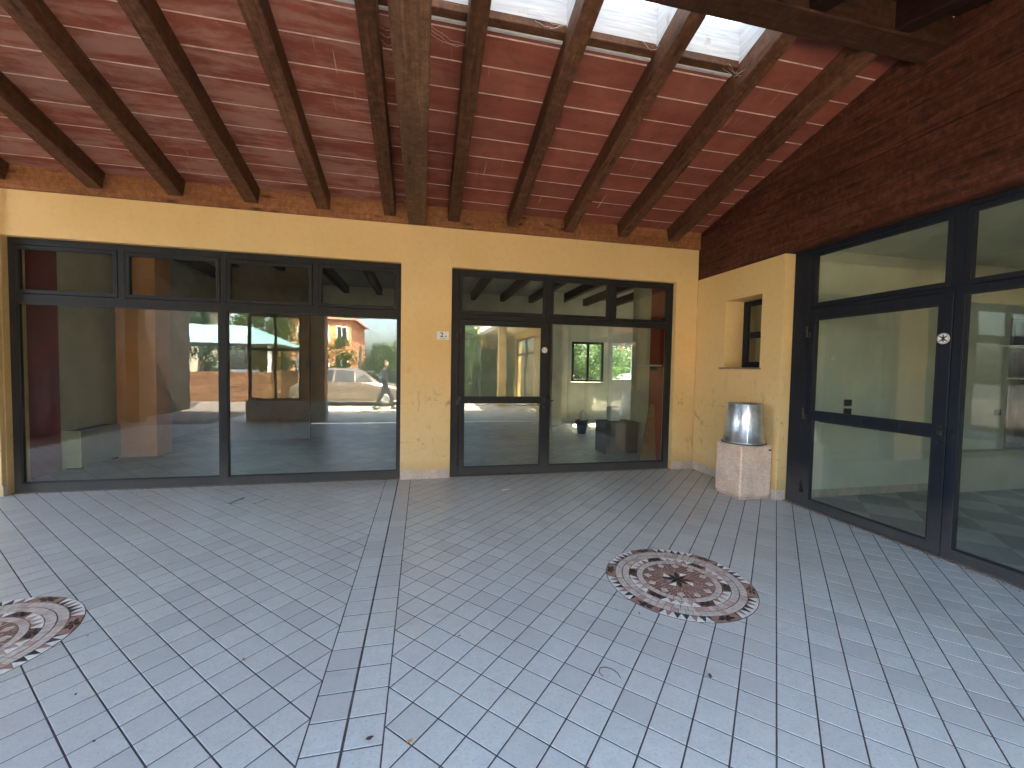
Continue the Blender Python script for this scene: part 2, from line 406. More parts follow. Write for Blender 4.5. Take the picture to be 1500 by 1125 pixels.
# right field: bounded by strip, back wall, side wall and right shopfront
diag(.0838, 2.1535, [(-1, 0, .148-G), (0, -1, -.02), (0, 1, 6.0), (1, 0, 4.44)])
diag(.42*PG, .40*PG, [(1, 0, -.478-G), (0, -1, -.02), (0, 1, 6.0), (-1, 0, 7.4)])
for (xa, xb) in ((-.478, -.3150), (-.3100, -.148)):
    k = 0
    while True:
        y0 = .29+.1625*k; k += 1
        if y0 > 5.98: break
        polys.append([(xa+G, y0+G), (xb-G, y0+G), (xb-G, min(y0+.1625, 6.0)-G), (xa+G, min(y0+.1625, 6.0)-G)])
BIN = (3.872, 4.338, 4.342, 4.788)
def tile_bm(bm, poly, tone, lay, z=0.0):
    n = len(poly); cx = sum(p[0] for p in poly)/n; cy = sum(p[1] for p in poly)/n
    tilt = (random.gauss(0, .0012), random.gauss(0, .0012)); dz = random.gauss(0, .0003)
    def V(p, zz, s=0.0):
        x, y = p; dx, dy = cx-x, cy-y; L = math.hypot(dx, dy) or 1
        x += dx/L*s; y += dy/L*s
        return bm.verts.new((x, y, zz + ((x-cx)*tilt[0]+(y-cy)*tilt[1] + dz if zz > -.0015 else 0)))
    top = [V(p, z, .0022) for p in poly]; mid = [V(p, z-.0011, .0006) for p in poly]; bot = [V(p, -.008) for p in poly]
    fs = [bm.faces.new(top)]
    for i in range(n):
        j = (i+1) % n
        fs.append(bm.faces.new((mid[i], mid[j], top[j], top[i]))); fs.append(bm.faces.new((bot[i], bot[j], mid[j], mid[i])))
    for f in fs:
        for l in f.loops: l[lay] = (tone, tone, tone, 1)
def scr_area(poly):
    pts = [project((x, y, 0)) for x, y in poly]
    if any(p is None for p in pts): return 0
    p = [tuple(q) for q in pts]
    for cl in ((1, 0, 1500), (-1, 0, 0), (0, 1, 1125), (0, -1, 0)):
        p = clip_poly(p, *cl)
        if len(p) < 3: return 0
    return area(p)
polys = [p for p in polys if all(-6.9 < q[0] < 4.46 and 0 < q[1] < 6.02 for q in p)]
polys.sort(key=lambda p: -scr_area(p))
for p in polys[:300]:
    if area(p) < 0: continue
    bm = bmesh.new(); lay = bm.loops.layers.color.new('tone'); tile_bm(bm, p, random.random(), lay)
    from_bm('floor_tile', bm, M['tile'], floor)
bm = bmesh.new(); lay = bm.loops.layers.color.new('tone')
for p in polys[300:]: tile_bm(bm, p, random.random(), lay)
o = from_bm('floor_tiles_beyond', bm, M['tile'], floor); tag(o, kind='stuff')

# ================================================================== WALLS
W1 = (-4.745, -.292, 0, 3.027); W2 = (.402, 3.967, 0, 3.012)
wb = thing('yellow_wall', 'yellow plastered wall between and above the two wide shopfronts facing the camera', 'wall', (0, D, 0))
plate('plaster_face', (-5.2, XS, 0, 3.55), [W1, W2], 0, -.30, mpB, M['plaster'], wb, .004)
def skirting(parent, mp, u0, u1, n0, h=.125, tw=.168, rev=False):
    k = max(1, round((u1-u0)/tw)); st = (u1-u0)/k
    for i in range(k):
        bm = bmesh.new()
        a = mp(u0+i*st+.0015, n0, .001); b = mp(u0+(i+1)*st-.0015, n0+.009, h+random.uniform(-.001, .001))
        add_box(bm, a, b, .0012); from_bm('skirting_tile', bm, M['skirt'], parent)
skirting(wb, mpB, -.287, .397, 0)
skirting(wb, mpB, 3.972, XS-.010, 0)
ws = thing('side_wall', 'short yellow side wall with the narrow recessed window above the concrete bin', 'wall', (XS, 5.2, 0))
NI = (4.625, 5.278, 1.662, 2.636)
plate('plaster_face', (4.283, D-.001, 0, 3.068), [NI], 0, -.33, mpS, M['plaster'], ws, .004)
skirting(ws, mpS, 4.28, D-.011, 0)
bmk = bmesh.new(); add_box(bmk, (XS-.008, 4.274, .001), (4.478, 4.282, .125), .001); from_bm('skirting_tile', bmk, M['skirt'], ws)
bm = bmesh.new(); add_box(bm, (XS-.035, 4.60, 1.640), (4.66, 5.345, 1.664), .004)
M['sill'] = plain('red_brown_stone', (.26, .155, .12), .5, var=.45, scale=22)
from_bm('window_sill', bm, M['sill'], ws)
wl = thing('left_wall', 'narrow edge of yellow wall left of the widest shopfront', 'wall', (-4.76, 5.6, 0))
box('plaster_face', (-5.0, 5.87, 0), (-4.748, D-.002, 3.55), M['plaster'], wl, .004)
for i in range(1): box('skirting_tile', (-4.747, 5.872, .001), (-4.738, 5.925, .125), M['skirt'], wl, .0012)

# niche window
nw = thing('niche_window', 'narrow black framed window deep in the side wall niche', 'window', (4.66, 4.95, 1.665))
fm = lambda u, n, z: (4.655 - n, u, z)
plate('window_frame', (4.627, 5.276, 1.666, 2.634), [(4.70, 5.19, 1.75, 2.09), (4.70, 5.19, 2.18, 2.56)], 0, -.05, fm, M['frame_blue'], nw, .003)
box('glass_pane', (4.672, 4.69, 1.74), (4.678, 5.213, 2.10), M['glass'], nw)
box('glass_pane', (4.672, 4.69, 2.175), (4.678, 5.213, 2.57), M['glass'], nw)
bm = bmesh.new(); add_cyl(bm, (4.645, 5.22, 1.70), (4.60, 5.20, 1.75), .006); from_bm('latch', bm, M['steel_dark'], nw)

# ================================================================== SHOPFRONTS
def gasketed_pane(mp, r, n, parent, bead=.014, mat='frame'):
    u0, u1, z0, z1 = r
    g = plate('glazing_bead', (u0-bead, u1+bead, z0-bead, z1+bead), [r], n+.012, n-.02, mp, M['rubber'], parent)
    a = mp(u0-.004, n-.004, z0-.004); b = mp(u1+.004, n-.012, z1+.004)
    return box('glass_pane', a, b, M['glass'], parent)
def shopfront(parent, mp, outer, sashes, fixed, door, nf, mat):
    SW = .052
    holes = [(s[0]-SW, s[1]+SW, s[2]-SW, s[3]+SW) for s in sashes] + [(f[0]-.014, f[1]+.014, f[2]-.014, f[3]+.014) for f in fixed]
    if door: holes.append((door[0]-.004, door[1]+.004, 0.004, door[3]+.004))
    plate('frame', outer, holes, nf, nf-.07, mp, mat, parent, .0025)
    for s in sashes:
        o_ = (s[0]-SW+.004, s[1]+SW-.004, s[2]-SW+.004, s[3]+SW-.004)
        fr = plate('sash', o_, [(s[0]-.006, s[1]+.006, s[2]-.006, s[3]+.006)], nf+.004, nf-.05, mp, mat, parent, .002)
        plate('glazing_bead', (s[0]-.006, s[1]+.006, s[2]-.006, s[3]+.006), [s], nf-.004, nf-.03, mp, M['rubber'], fr)
        box('glass_pane', mp(s[0]-.003, nf-.014, s[2]-.003), mp(s[1]+.003, nf-.022, s[3]+.003), M['glass'], fr)
    for f in fixed: gasketed_pane(mp, f, nf-.02, parent)
def door_leaf(parent, mp, leaf, panes, nf, mat, hinge_u, handle_u, sgn):
    dl = plate('door', (leaf[0], leaf[1], leaf[2], leaf[3]), [(p[0]-.012, p[1]+.012, p[2]-.012, p[3]+.012) for p in panes], nf+.008, nf-.05, mp, mat, parent, .003)
    for p in panes:
        plate('glazing_bead', (p[0]-.012, p[1]+.012, p[2]-.012, p[3]+.012), [p], nf+.0, nf-.03, mp, M['rubber'], dl)
        box('glass_pane', mp(p[0]-.003, nf-.012, p[2]-.003), mp(p[1]+.003, nf-.020, p[3]+.003), M['glass'], dl)
    for hz in (.22, 1.10, 2.08):
        bm = bmesh.new()
        add_cyl(bm, mp(hinge_u, nf+.026, hz-.05), mp(hinge_u, nf+.026, hz+.012), .011); add_cyl(bm, mp(hinge_u+sgn*.001, nf+.026, hz+.014), mp(hinge_u+sgn*.001, nf+.026, hz+.075), .011)
        add_box(bm, mp(hinge_u-.034, nf+.009, hz-.05), mp(hinge_u-.004, nf+.020, hz+.01), .002); add_box(bm, mp(hinge_u+.004, nf+.009, hz+.015), mp(hinge_u+.034, nf+.020, hz+.075), .002)
        from_bm('hinge', bm, M['steel_dark'], dl)
    bm = bmesh.new()
    add_box(bm, mp(handle_u-.018, nf+.008, 1.07), mp(handle_u+.018, nf+.016, 1.17), .003)
    add_cyl(bm, mp(handle_u, nf+.012, 1.125), mp(handle_u, nf+.062, 1.125), .010)
    add_cyl(bm, mp(handle_u, nf+.057, 1.125), mp(handle_u+sgn*.135, nf+.057, 1.118), .010, .008)
    from_bm('handle', bm, M['black_plastic'], dl)
    bm = bmesh.new(); add_cyl(bm, mp(handle_u, nf+.006, 1.01), mp(handle_u, nf+.026, 1.01), .014); add_box(bm, mp(handle_u-.004, nf+.02, 1.0), mp(handle_u+.004, nf+.032, 1.02))
    from_bm('lock_cylinder', bm, M['steel_dark'], dl)
    bm = bmesh.new(); u0, u1 = panes[1][0], panes[1][1]
    add_cyl(bm, mp(u0+.02, nf-.12, 1.035), mp(u1+.02, nf-.12, 1.035), .012); add_cyl(bm, mp(u0+.03, nf-.04, 1.06), mp(u0+.03, nf-.12, 1.035), .012); add_cyl(bm, mp(u1-.01, nf-.04, 1.06), mp(u1-.01, nf-.12, 1.035), .012)
    from_bm('push_bar', bm, M['steel_dark'], dl)
    return dl
s1 = thing('wide_shopfront', 'widest charcoal shopfront, two big panes under four small ones, at the left', 'shopfront', (-2.5, D+.08, 0))
shopfront(s1, mpB, (-4.743, -.294, .002, 3.024),
          [(-4.635, -3.708, 2.425, 2.895), (-3.527, -2.593, 2.425, 2.888), (-2.42, -1.495, 2.425, 2.885), (-1.325, -.395, 2.43, 2.90)],
          [(-4.655, -2.577, .122, 2.252), (-2.458, -.353, .12, 2.262)], None, -.08, M['frame'])
s2 = thing('middle_shopfront', 'charcoal shopfront with a glazed door at its left, facing the camera in the middle', 'shopfront', (2.2, D+.08, 0))
shopfront(s2, mpB, (.404, 3.965, .002, 3.009),
          [(.563, 1.775, 2.425, 2.912), (1.945, 2.808, 2.43, 2.912), (2.975, 3.84, 2.41, 2.912)],
          [(1.92, 3.865, .125, 2.278)], (.52, 1.86, 0, 2.29), -.08, M['frame'])
door2 = door_leaf(s2, mpB, (.52, 1.86, .012, 2.29), [(.605, 1.755, 1.172, 2.208), (.61, 1.755, .135, 1.068)], -.08, M['frame'], .515, 1.815, 1)
mpR = lambda u, n, z: (4.49 - n, u, z)
s3 = thing('right_shopfront', 'blue-black shopfront running along the right side with a door and a push bar', 'shopfront', (4.49, 2.2, 0))
shopfront(s3, mpR, (-.25, 4.276, .002, 3.066),
          [(2.765, 3.985, 2.424, 2.965), (1.30, 2.58, 2.42, 2.972), (-.16, 1.11, 2.42, 2.972)],
          [(1.28, 2.60, .108, 2.288), (-.16, 1.14, .108, 2.288)], (2.69, 4.05, 0, 2.33), 0.0, M['frame_blue'])
door3 = door_leaf(s3, mpR, (2.69, 4.05, .012, 2.33), [(2.80, 3.955, 1.165, 2.216), (2.80, 3.95, .115, 1.045)], 0.0, M['frame_blue'], 4.055, 2.735, -1)
# thresholds with grit
M['thresh'] = plain('gritty_threshold', (.20, .15, .115), .95, var=.5, scale=40, bump=.6)
t1 = box('threshold_strip', (-4.742, D+.03, -.003), (-.296, D+.079, .004), M['thresh'], s1, .001)
t2 = box('threshold_strip', (.406, D+.03, -.003), (3.963, D+.079, .004), M['thresh'], s2, .001)
t3 = box('threshold_strip', (4.442, -.2, -.003), (4.489, 4.27, .006), M['thresh'], s3, .001)

# ================================================================== ROOF
SL = .275; ZC = 3.815; YR0, YR1 = 2.73, 2.96; YS = 3.46
RA = math.atan(SL)
def zc(y): return ZC + SL*(D - y)
RAFT = [(-7.29, .155), (-6.44, .155), (-5.59, .155), (-4.695, .155), (-3.77, .155), (-2.945, .16), (-2.118, .16), (-1.278, .158), (-.442, .153), (.409, .152), (1.25, .148), (2.10, .145), (2.967, .158), (3.82, .165)]
roof = thing('porch_roof', 'timber porch roof with red clay ceiling tiles between dark rafters and a strip of skylights', 'roof', (0, 3, 3.5))
XL = -7.7; XG = 4.366
# wall plate along the back wall
beam('wall_plate', (XL, D-.012+.09, ZC+.02), (XG-.003, D-.012+.09, ZC+.02), .20, ZC+.02-3.552, M['plate'], roof)
for x, ww in RAFT:
    beam('rafter', (x, D-.02, zc(D-.02)+.008), (x, YR1+.0, zc(YR1)+.008), ww, .222, M['rafter'], roof, .007)
# red clay tiles between the rafters
bm = bmesh.new(); ys = [YS+.105, D+.1]
v = [bm.verts.new(p) for p in ((XL, ys[0], zc(ys[0])+.0022), (XG+.1, ys[0], zc(ys[0])+.0022), (XG+.1, ys[1], zc(ys[1])+.0022), (XL, ys[1], zc(ys[1])+.0022))]
v2 = [bm.verts.new(q.co+Vector((0, 0, .12))) for q in v]
bm.faces.new(v); bm.faces.new(v2[::-1])
for i in range(4): bm.faces.new((v[i], v[(i+1) % 4], v2[(i+1) % 4], v2[i]))
from_bm('mortar_bed', bm, M['mortar'], roof)
rows = [6.0]; y = 5.743
while y > 3.6: rows.append(y); y -= .2657
rows.append(YS+.105)
xs = [XL] + [r[0] for r in RAFT] + [XG+.02]
meshes = {}
rotm = Matrix.Rotation(-RA, 4, 'X')
for i in range(len(xs)-1):
    for j in range(len(rows)-1):
        wd = xs[i+1]-xs[i]-.006; dp = (rows[j]-rows[j+1])/math.cos(RA)-.013
        if dp < .02 or (i >= 13 and dp < .1): continue
        key = (round(wd, 3), round(dp, 3))
        if key not in meshes:
            bm = bmesh.new(); add_box(bm, (-wd/2, -dp/2, 0), (wd/2, dp/2, .03), .003)
            bmesh.ops.recalc_face_normals(bm, faces=bm.faces)
            me = bpy.data.meshes.new('ceiling_tile'); bm.to_mesh(me); bm.free(); me.materials.append(M['cotto']); meshes[key] = me
        yc = (rows[j]+rows[j+1])/2
        o = bpy.data.objects.new('ceiling_tile', meshes[key]); C.objects.link(o); o.parent = roof
        o.matrix_basis = Matrix.Translation(-origin(roof)) @ Matrix.Translation(((xs[i]+xs[i+1])/2, yc, zc(yc)-.001+random.uniform(-.002, .0008))) @ rotm @ Matrix.Rotation(random.uniform(-.002, .002), 4, 'Z')
# curb trims at the lower edge of the skylights
SKX0, SKX1 = -5.67, 3.046
SKX1 = RAFT[12][0]-.079
beam('curb_board', (XL, YS+.058, zc(YS+.058)+.055), (RAFT[12][0], YS+.058, zc(YS+.058)+.055), .118, .068, M['rafter'], roof, .004)
beam('curb_trim', (XL, YS+.100, zc(YS+.1)+.02), (RAFT[12][0], YS+.100, zc(YS+.1)+.02), .030, .035, M['paleboard'], roof, .003)
# shafts: pale board faces at the low side, ridge beam at the high side
beam('shaft_board', (XL, YS+.012, zc(YS)+.37), (RAFT[12][0], YS+.012, zc(YS)+.37), .024, .355, M['paleboard'], roof, .002)
for x, ww in RAFT[1:13]:
    for sx in (-1, 1):
        bm = bmesh.new()
        xa = x+sx*(ww/2-.004) ; 
        y0, y1 = YR1-.02, YS
        pts = [(y0, zc(y0)-.01), (y1, zc(y1)-.01), (y1, zc(y1)+.35), (y0, zc(y0)+.35)]
        a = [bm.verts.new((xa, py, pz)) for py, pz in pts]; b2 = [bm.verts.new((xa-sx*.02, py, pz)) for py, pz in pts]
        bm.faces.new(a); bm.faces.new(b2[::-1])
        for i in range(4): bm.faces.new((a[i], a[(i+1) % 4], b2[(i+1) % 4], b2[i]))
        from_bm('shaft_cheek', bm, M['paleboard'], roof)
# closed bay beyond the last skylight (right end): clay infill up to the ridge
for (xa, xb) in ((RAFT[12][0]+.075, RAFT[13][0]), (RAFT[13][0], XG+.02)):
    yy = [rows[-2], rows[-2]-.2657, rows[-2]-2*.2657, YR1-.04]
    slab_m = bmesh.new(); add_box(slab_m, (xa, -.36, .0025), (xb, .36, .02)); bmesh.ops.transform(slab_m, matrix=Matrix.Translation((0, 3.28, zc(3.28))) @ rotm, verts=slab_m.verts); from_bm('mortar_bed', slab_m, M['mortar'], roof)
    for y1, y0 in zip(yy, yy[1:]):
        bm = bmesh.new(); wd = xb-xa-.006; dp = (y1-y0)/math.cos(RA)-.013; add_box(bm, (-wd/2, -dp/2, 0), (wd/2, dp/2, .03), .003)
        bmesh.ops.recalc_face_normals(bm, faces=bm.faces); me = bpy.data.meshes.new('ceiling_tile'); bm.to_mesh(me); bm.free(); me.materials.append(M['cotto'])
        o = bpy.data.objects.new('ceiling_tile', me); C.objects.link(o); o.parent = roof; yc = (y0+y1)/2
        o.matrix_basis = Matrix.Translation(-origin(roof)) @ Matrix.Translation(((xa+xb)/2, yc, zc(yc)-.002)) @ rotm
# ridge beam and horizontal tie beam
ZRB = 4.395
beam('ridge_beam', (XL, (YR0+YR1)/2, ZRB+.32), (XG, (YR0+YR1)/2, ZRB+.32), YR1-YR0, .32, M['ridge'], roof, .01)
beam('tie_beam', (-.085, D-.01, 3.905), (-.085, -.32, 3.98), .238, .36, M['tie'], roof, .008)
# near slope: boarded, with its own rafters; its upper edge is a skylight strip too
def zn(y): return zc(2*2.845 - y)
for x, ww in RAFT:
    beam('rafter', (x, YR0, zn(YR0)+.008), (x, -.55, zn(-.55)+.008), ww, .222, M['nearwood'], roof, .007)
def slab(name, x0, x1, y0, y1, fz, dz, th, mat):
    bm = bmesh.new()
    a = [bm.verts.new((x, y, fz(y)+dz)) for x, y in ((x0, y0), (x1, y0), (x1, y1), (x0, y1))]
    b = [bm.verts.new(q.co+Vector((0, 0, th))) for q in a]
    bm.faces.new(a[::-1]); bm.faces.new(b)
    for i in range(4): bm.faces.new((a[i], a[(i+1) % 4], b[(i+1) % 4], b[i]))
    return from_bm(name, bm, mat, roof)
yy = -.7; k = 0
while yy < 2.72:
    slab('roof_board', XL, XG+.2, yy+.004, min(yy+.26, 2.73), zn, 0, .03, M['nearwood']); yy += .26; k += 1
slab('roof_cover', XL-.2, XG+.5, -.8, 2.74, zn, .06, .15, M['mortar'])
slab('roof_cover', XL-.2, XG+.5, YS+.03, 6.5, zc, .14, .15, M['mortar'])
slab('roof_cover', RAFT[12][0]+.06, XG+.5, YR0, YS+.05, zc, .06, .32, M['mortar'])
box('ridge_cover', (XL, 2.735, 4.9), (RAFT[12][0]+.06, 2.76, 5.04), M['mortar'], roof)
slab('skylight_pane', XL, RAFT[12][0]+.06, 2.75, YS+.04, zc, .372, .010, M['opal'])
# gable: deep glulam over the right shopfront, boards up to the roof slope
gb = thing('gable_beam', 'massive dark red-brown glulam and boarded gable above the right shopfront', 'gable', (4.45, 3, 3.07))
def gbeam(name, z0, z1, dx=0.0):
    # polygon clipped by both roof slopes
    poly = [(-.7, z0), (D+.08, z0), (D+.08, z1), (-.7, z1)]
    lim = ZC+.01
    poly = clip_poly(poly, SL, 1, lim+SL*D)
    poly = clip_poly(poly, -SL, 1, lim+SL*(D-2*2.845))
    if len(poly) < 3: return
    bm = bmesh.new(); o_ = Vector((XG+dx, D, z0))
    a = [bm.verts.new((D-p[0], 0, p[1]-z0)) for p in poly]; b = [bm.verts.new((D-p[0], .16, p[1]-z0)) for p in poly]
    bm.faces.new(a); bm.faces.new(b[::-1]); n = len(a)
    for i in range(n): bm.faces.new((a[i], a[(i+1) % n], b[(i+1) % n], b[i]))
    es = [e for e in bm.edges if len(e.link_faces) == 2]
    bmesh.ops.bevel(bm, geom=es, offset=.004, segments=1, affect='EDGES')
    bmesh.ops.recalc_face_normals(bm, faces=bm.faces)
    me = bpy.data.meshes.new(name); bm.to_mesh(me); bm.free(); me.materials.append(M['gable'])
    ob = bpy.data.objects.new(name, me); C.objects.link(ob); ob.parent = gb
    # local X -> -Y world, local Y -> +X world
    Mx = Matrix(((0, 1, 0, o_.x), (-1, 0, 0, o_.y), (0, 0, 1, o_.z), (0, 0, 0, 1)))
    ob.matrix_basis = Matrix.Translation(-origin(gb)) @ Mx
zl = [3.07, 3.752, 4.05, 4.35, 4.65, 4.8]
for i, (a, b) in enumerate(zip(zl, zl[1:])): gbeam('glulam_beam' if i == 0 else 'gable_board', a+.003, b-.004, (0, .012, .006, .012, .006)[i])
#@@PART2
# ================================================================== FLOOR MEDALLIONS
ST = {}
for nm, col in dict(white=(.74, .72, .66), green=(.022, .040, .032), black=(.012, .011, .012), rust=(.33, .185, .145), beige=(.56, .48, .41), rose=(.46, .34, .29), brown=(.17, .09, .075), rose2=(.42, .26, .215), bed=(.07, .06, .055)).items():
    ST[nm] = plain('marble_' + nm, col, .45, var=.22, scale=30, bump=.1)
def medallion(cx, cy, rot, label, seed):
    rnd = random.Random(seed)
    t = thing('mosaic_medallion', label, 'mosaic', (cx, cy, 0), 'round marble mosaics set in the tiled floor')
    bm = bmesh.new(); add_cyl(bm, (cx, cy, -.006), (cx, cy, .0014), .537, seg=72); from_bm('bed', bm, ST['bed'], t)
    def P(r, a): return (cx+r*math.cos(a+rot), cy+r*math.sin(a+rot))
    def pc(pts, mat, z=.0034, gap=.0022):
        n = len(pts); mx = sum(p[0] for p in pts)/n; my = sum(p[1] for p in pts)/n
        q = []
        for x, y in pts:
            d = math.hypot(x-mx, y-my); s = max(0, (d-gap*1.3)/d) if d else 1
            q.append((mx+(x-mx)*s, my+(y-my)*s))
        z += rnd.uniform(-.0004, .0004)
        bm = bmesh.new(); a = [bm.verts.new((x, y, z)) for x, y in q]; b = [bm.verts.new((x, y, .0005)) for x, y in q]
        bm.faces.new(a)
        for i in range(n): bm.faces.new((b[i], b[(i+1) % n], a[(i+1) % n], a[i]))
        from_bm('tessera', bm, ST[mat], t)
    def jit(c):
        return c if rnd.random() > .25 else {'beige': 'rose', 'rose': 'beige', 'white': 'white', 'green': 'green', 'rust': 'brown', 'brown': 'rust'}.get(c, c)
    def squares(r0, r1, n, off=0):
        for i in range(n):
            a0, a1 = 2*math.pi*(i+off)/n, 2*math.pi*(i+1+off)/n
            pc([P(r0, a0), P(r1, a0), P(r1, a1), P(r0, a1)], jit('beige'))
    def ring(r0, r1, nseg, star_frac, nteeth, c1, c2, starbg):
        for s in range(nseg):
            a0 = 2*math.pi*s/nseg; aw = 2*math.pi/nseg; sw = aw*star_frac
            # star field
            pc([P(r0, a0), P(r1, a0), P(r1, a0+sw/2), P(r0, a0+sw/2)], starbg); pc([P(r0, a0+sw/2), P(r1, a0+sw/2), P(r1, a0+sw), P(r0, a0+sw)], starbg)
            m = a0+sw/2; rm = (r0+r1)/2; h = (r1-r0)/2
            cc = P(rm, m)
            for k in range(5):
                th = m+rot + k*2*math.pi/5 + .3*s
                L = h*1.35; wd = .5
                th -= rot; base = th-m
                def Q(l, a): return P(rm+l*math.cos(a)*.92, m+l*math.sin(a)*1.9/rm)
                pts = [Q(0, 0), Q(L*.6, base-wd), Q(L*.82, base), Q(L*.6, base+wd)]
                pc(pts, 'black' if k != 2 else 'green', .0046, .0012)
            # sawtooth
            b0 = a0+sw; st = (aw-sw)/nteeth
            for k in range(nteeth):
                x0, x1 = b0+k*st, b0+(k+1)*st
                pc([P(r0, x0+st*.5), P(r1, x0), P(r1, x1)], c1, gap=.0014)
                pc([P(r0, x0+st*.5), P(r1, x1), P(r0, x1+st*.5)] if k < nteeth-1 else [P(r0, x0+st*.5), P(r1, x1), P(r0, x1)], c2 if (k % 3) else 'rust', gap=.0014)
    ring(.468, .533, 6, .38, 6, 'white', 'green', 'rust')
    squares(.415, .466, 60); squares(.362, .412, 52, .5)
    ring(.305, .360, 6, .30, 4, 'white', 'rose', 'brown')
    squares(.258, .303, 36)
    # inner field of thin radial chips
    bm = bmesh.new(); bms = {}
    for r0, r1, n in ((.232, .256, 56), (.207, .230, 50), (.182, .205, 44), (.157, .180, 38), (.132, .155, 34), (.108, .130, 28), (.03, .106, 14)):
        for i in range(n):
            a0, a1 = 2*math.pi*i/n+.02, 2*math.pi*(i+1)/n-.02
            key = rnd.choice(['rust', 'rust', 'rose2', 'rose2', 'rust'])
            b = bms.setdefault(key, bmesh.new()); z = .0032+rnd.uniform(-.0004, .0003)
            va = [b.verts.new((*P(r, a), z)) for r, a in ((r0, a0), (r1, a0), (r1, a1), (r0, a1))]; b.faces.new(va)
    for key, b in bms.items(): tag(from_bm('small_chips', b, ST[key], t), kind='stuff')
    for i in range(12):
        a = 2*math.pi*i/12+.2
        pc([P(.188, a), P(.222, a-.13), P(.253, a), P(.222, a+.13)], 'beige', .0050, .001)
    for k in range(8):
        a = 2*math.pi*k/8
        L = .125 if k % 2 else .095
        pc([P(.0, a), P(L*.5, a-.36), P(L, a), P(L*.5, a+.36)], 'green' if k % 2 else 'black', .0046, .0010)
        if k % 2 == 0: pc([P(L*.60, a+.40), P(L*1.30, a+.10), P(L*1.12, a+.52)], 'white', .0050, .001)
medallion(1.93, 2.745, .35, 'round marble mosaic with dark star centre lying in front of the right door', 3)
medallion(-2.53, 2.79, .1, 'round marble mosaic cut off by the left edge of the picture', 5)

# ================================================================== BIN AND METAL CONE
def make_conc():
    b = NB('pink_aggregate_concrete'); p = b.obj(); n = b.noise(p, 4, 5); f = b.noise(p, 70, 4, .7)
    vo = b.n('ShaderNodeTexVoronoi', {'Vector': p, 'Scale': 85}); ch = b.n('ShaderNodeSeparateColor', {0: vo.outputs['Color']}).outputs[0]
    c = b.mix(b.ramp(ch, [(.2, 0), (.8, 1)]), (.78, .53, .38), (.90, .70, .54))
    c = b.mix(b.ramp(f, [(.58, 0), (.7, .5)]), c, (.45, .28, .20))
    c = b.mix(b.ramp(n, [(.35, .3), (.55, 0)]), c, (.46, .29, .20))
    z = b.n('ShaderNodeSeparateXYZ', {0: p}).outputs['Z']
    c = b.mix(b.ramp(b.math('ADD', z, b.math('MULTIPLY', n, .12)), [(.06, .5), (.14, 0)]), c, (.30, .19, .13))
    c = b.mix(b.ramp(b.math('ADD', z, b.math('MULTIPLY', n, .05)), [(.70, 0), (.73, .3)]), c, (.22, .15, .11))
    return b.pbr(c, .85, b.bump(b.math('ADD', f, vo.outputs['Distance']), .4, .004), spec=.25)
M['conc'] = make_conc()
bt = thing('concrete_bin', 'pink concrete litter bin box standing by the side wall with a metal cone on top', 'litter bin', (4.107, 4.563, 0))
bm = bmesh.new(); x0, x1, y0, y1 = 3.874, 4.338, 4.34, 4.786
add_box(bm, (x0+.008, y0+.008, 0), (x1-.008, y1-.008, .03), .004)
vb = bmesh.new()
v1 = bmesh.new(); v1.free(); vb.free()
def solid_ring_box(bm, x0, x1, y0, y1, z0, z1, r, zr, bev):
    start = len(bm.verts)
    add_box(bm, (x0, y0, z0), (x1, y1, z1), 0)
    bm.edges.ensure_lookup_table()
    es = [e for e in bm.edges if e.verts[0].index == -1 or all(v in list(bm.verts)[start:] for v in e.verts)]
    bmesh.ops.bevel(bm, geom=es, offset=bev, segments=3, affect='EDGES')
solid_ring_box(bm, x0, x1, y0, y1, .024, .684, .2, .6, .018)
from_bm('concrete_box', bm, M['conc'], bt)
M['rimdark'] = plain('grimy_rim', (.09, .075, .065), .8, var=.3)
bm = bmesh.new(); add_lathe(bm, (4.107, 4.57, .6845), [(.262, 0), (.262, .006), (.225, .006), (.225, 0)], 48); from_bm('collar', bm, M['rimdark'], bt)
box('name_plate', (4.275, 4.3375, .612), (4.318, 4.341, .632), M['black_plastic'], bt, .001)
def make_galv():
    b = NB('galvanised_sheet'); p = b.obj(); v = b.n('ShaderNodeTexVoronoi', {'Vector': p, 'Scale': 22}); ch = b.n('ShaderNodeSeparateColor', {0: v.outputs['Color']}).outputs[0]
    st = b.noise(b.mapping(p, (16, 16, 1.2)), 1.0, 4, .6); n = b.noise(p, 6, 5)
    c = b.mix(b.ramp(ch, [(0, 0), (1, 1)]), (.60, .62, .62), (.74, .76, .76))
    c = b.mix(b.ramp(n, [(.35, .35), (.6, 0)]), c, (.30, .30, .29))
    return b.pbr(c, b.ramp(st, [(.3, .24), (.7, .48)]), b.bump(b.math('ADD', b.math('MULTIPLY', st, 1.0), b.math('MULTIPLY', n, .5)), .35, .02), metal=.92)
M['galv'] = make_galv()
ct = thing('metal_cone_bucket', 'upturned galvanised metal bucket tapering upwards on top of the pink concrete bin', 'bucket', (4.107, 4.57, .691))
bm = bmesh.new(); add_lathe(bm, (4.107, 4.57, .691), [(.236, .0), (.247, .0), (.247, .018), (.242, .022), (.196, .487), (.199, .492), (.199, .502), (.191, .502), (.190, .480), (.0005, .478)], 56)
from_bm('bucket_shell', bm, M['galv'], ct, smooth=True)
me = ct.children[0].data
bm = bmesh.new()
for k in range(14):
    a0 = -2.15; r = .243-(.046*k/14); rr = .243-(.046*(k+1)/14)
    z0, z1 = .024+k*.033, .024+(k+1)*.033
    q = [bm.verts.new((4.107+(rr_+.0015)*math.cos(a), 4.57+(rr_+.0015)*math.sin(a), .691+z)) for rr_, a, z in ((r, a0, z0), (r, a0+.06, z0), (rr, a0+.06, z1), (rr, a0, z1))]
    bm.faces.new(q)
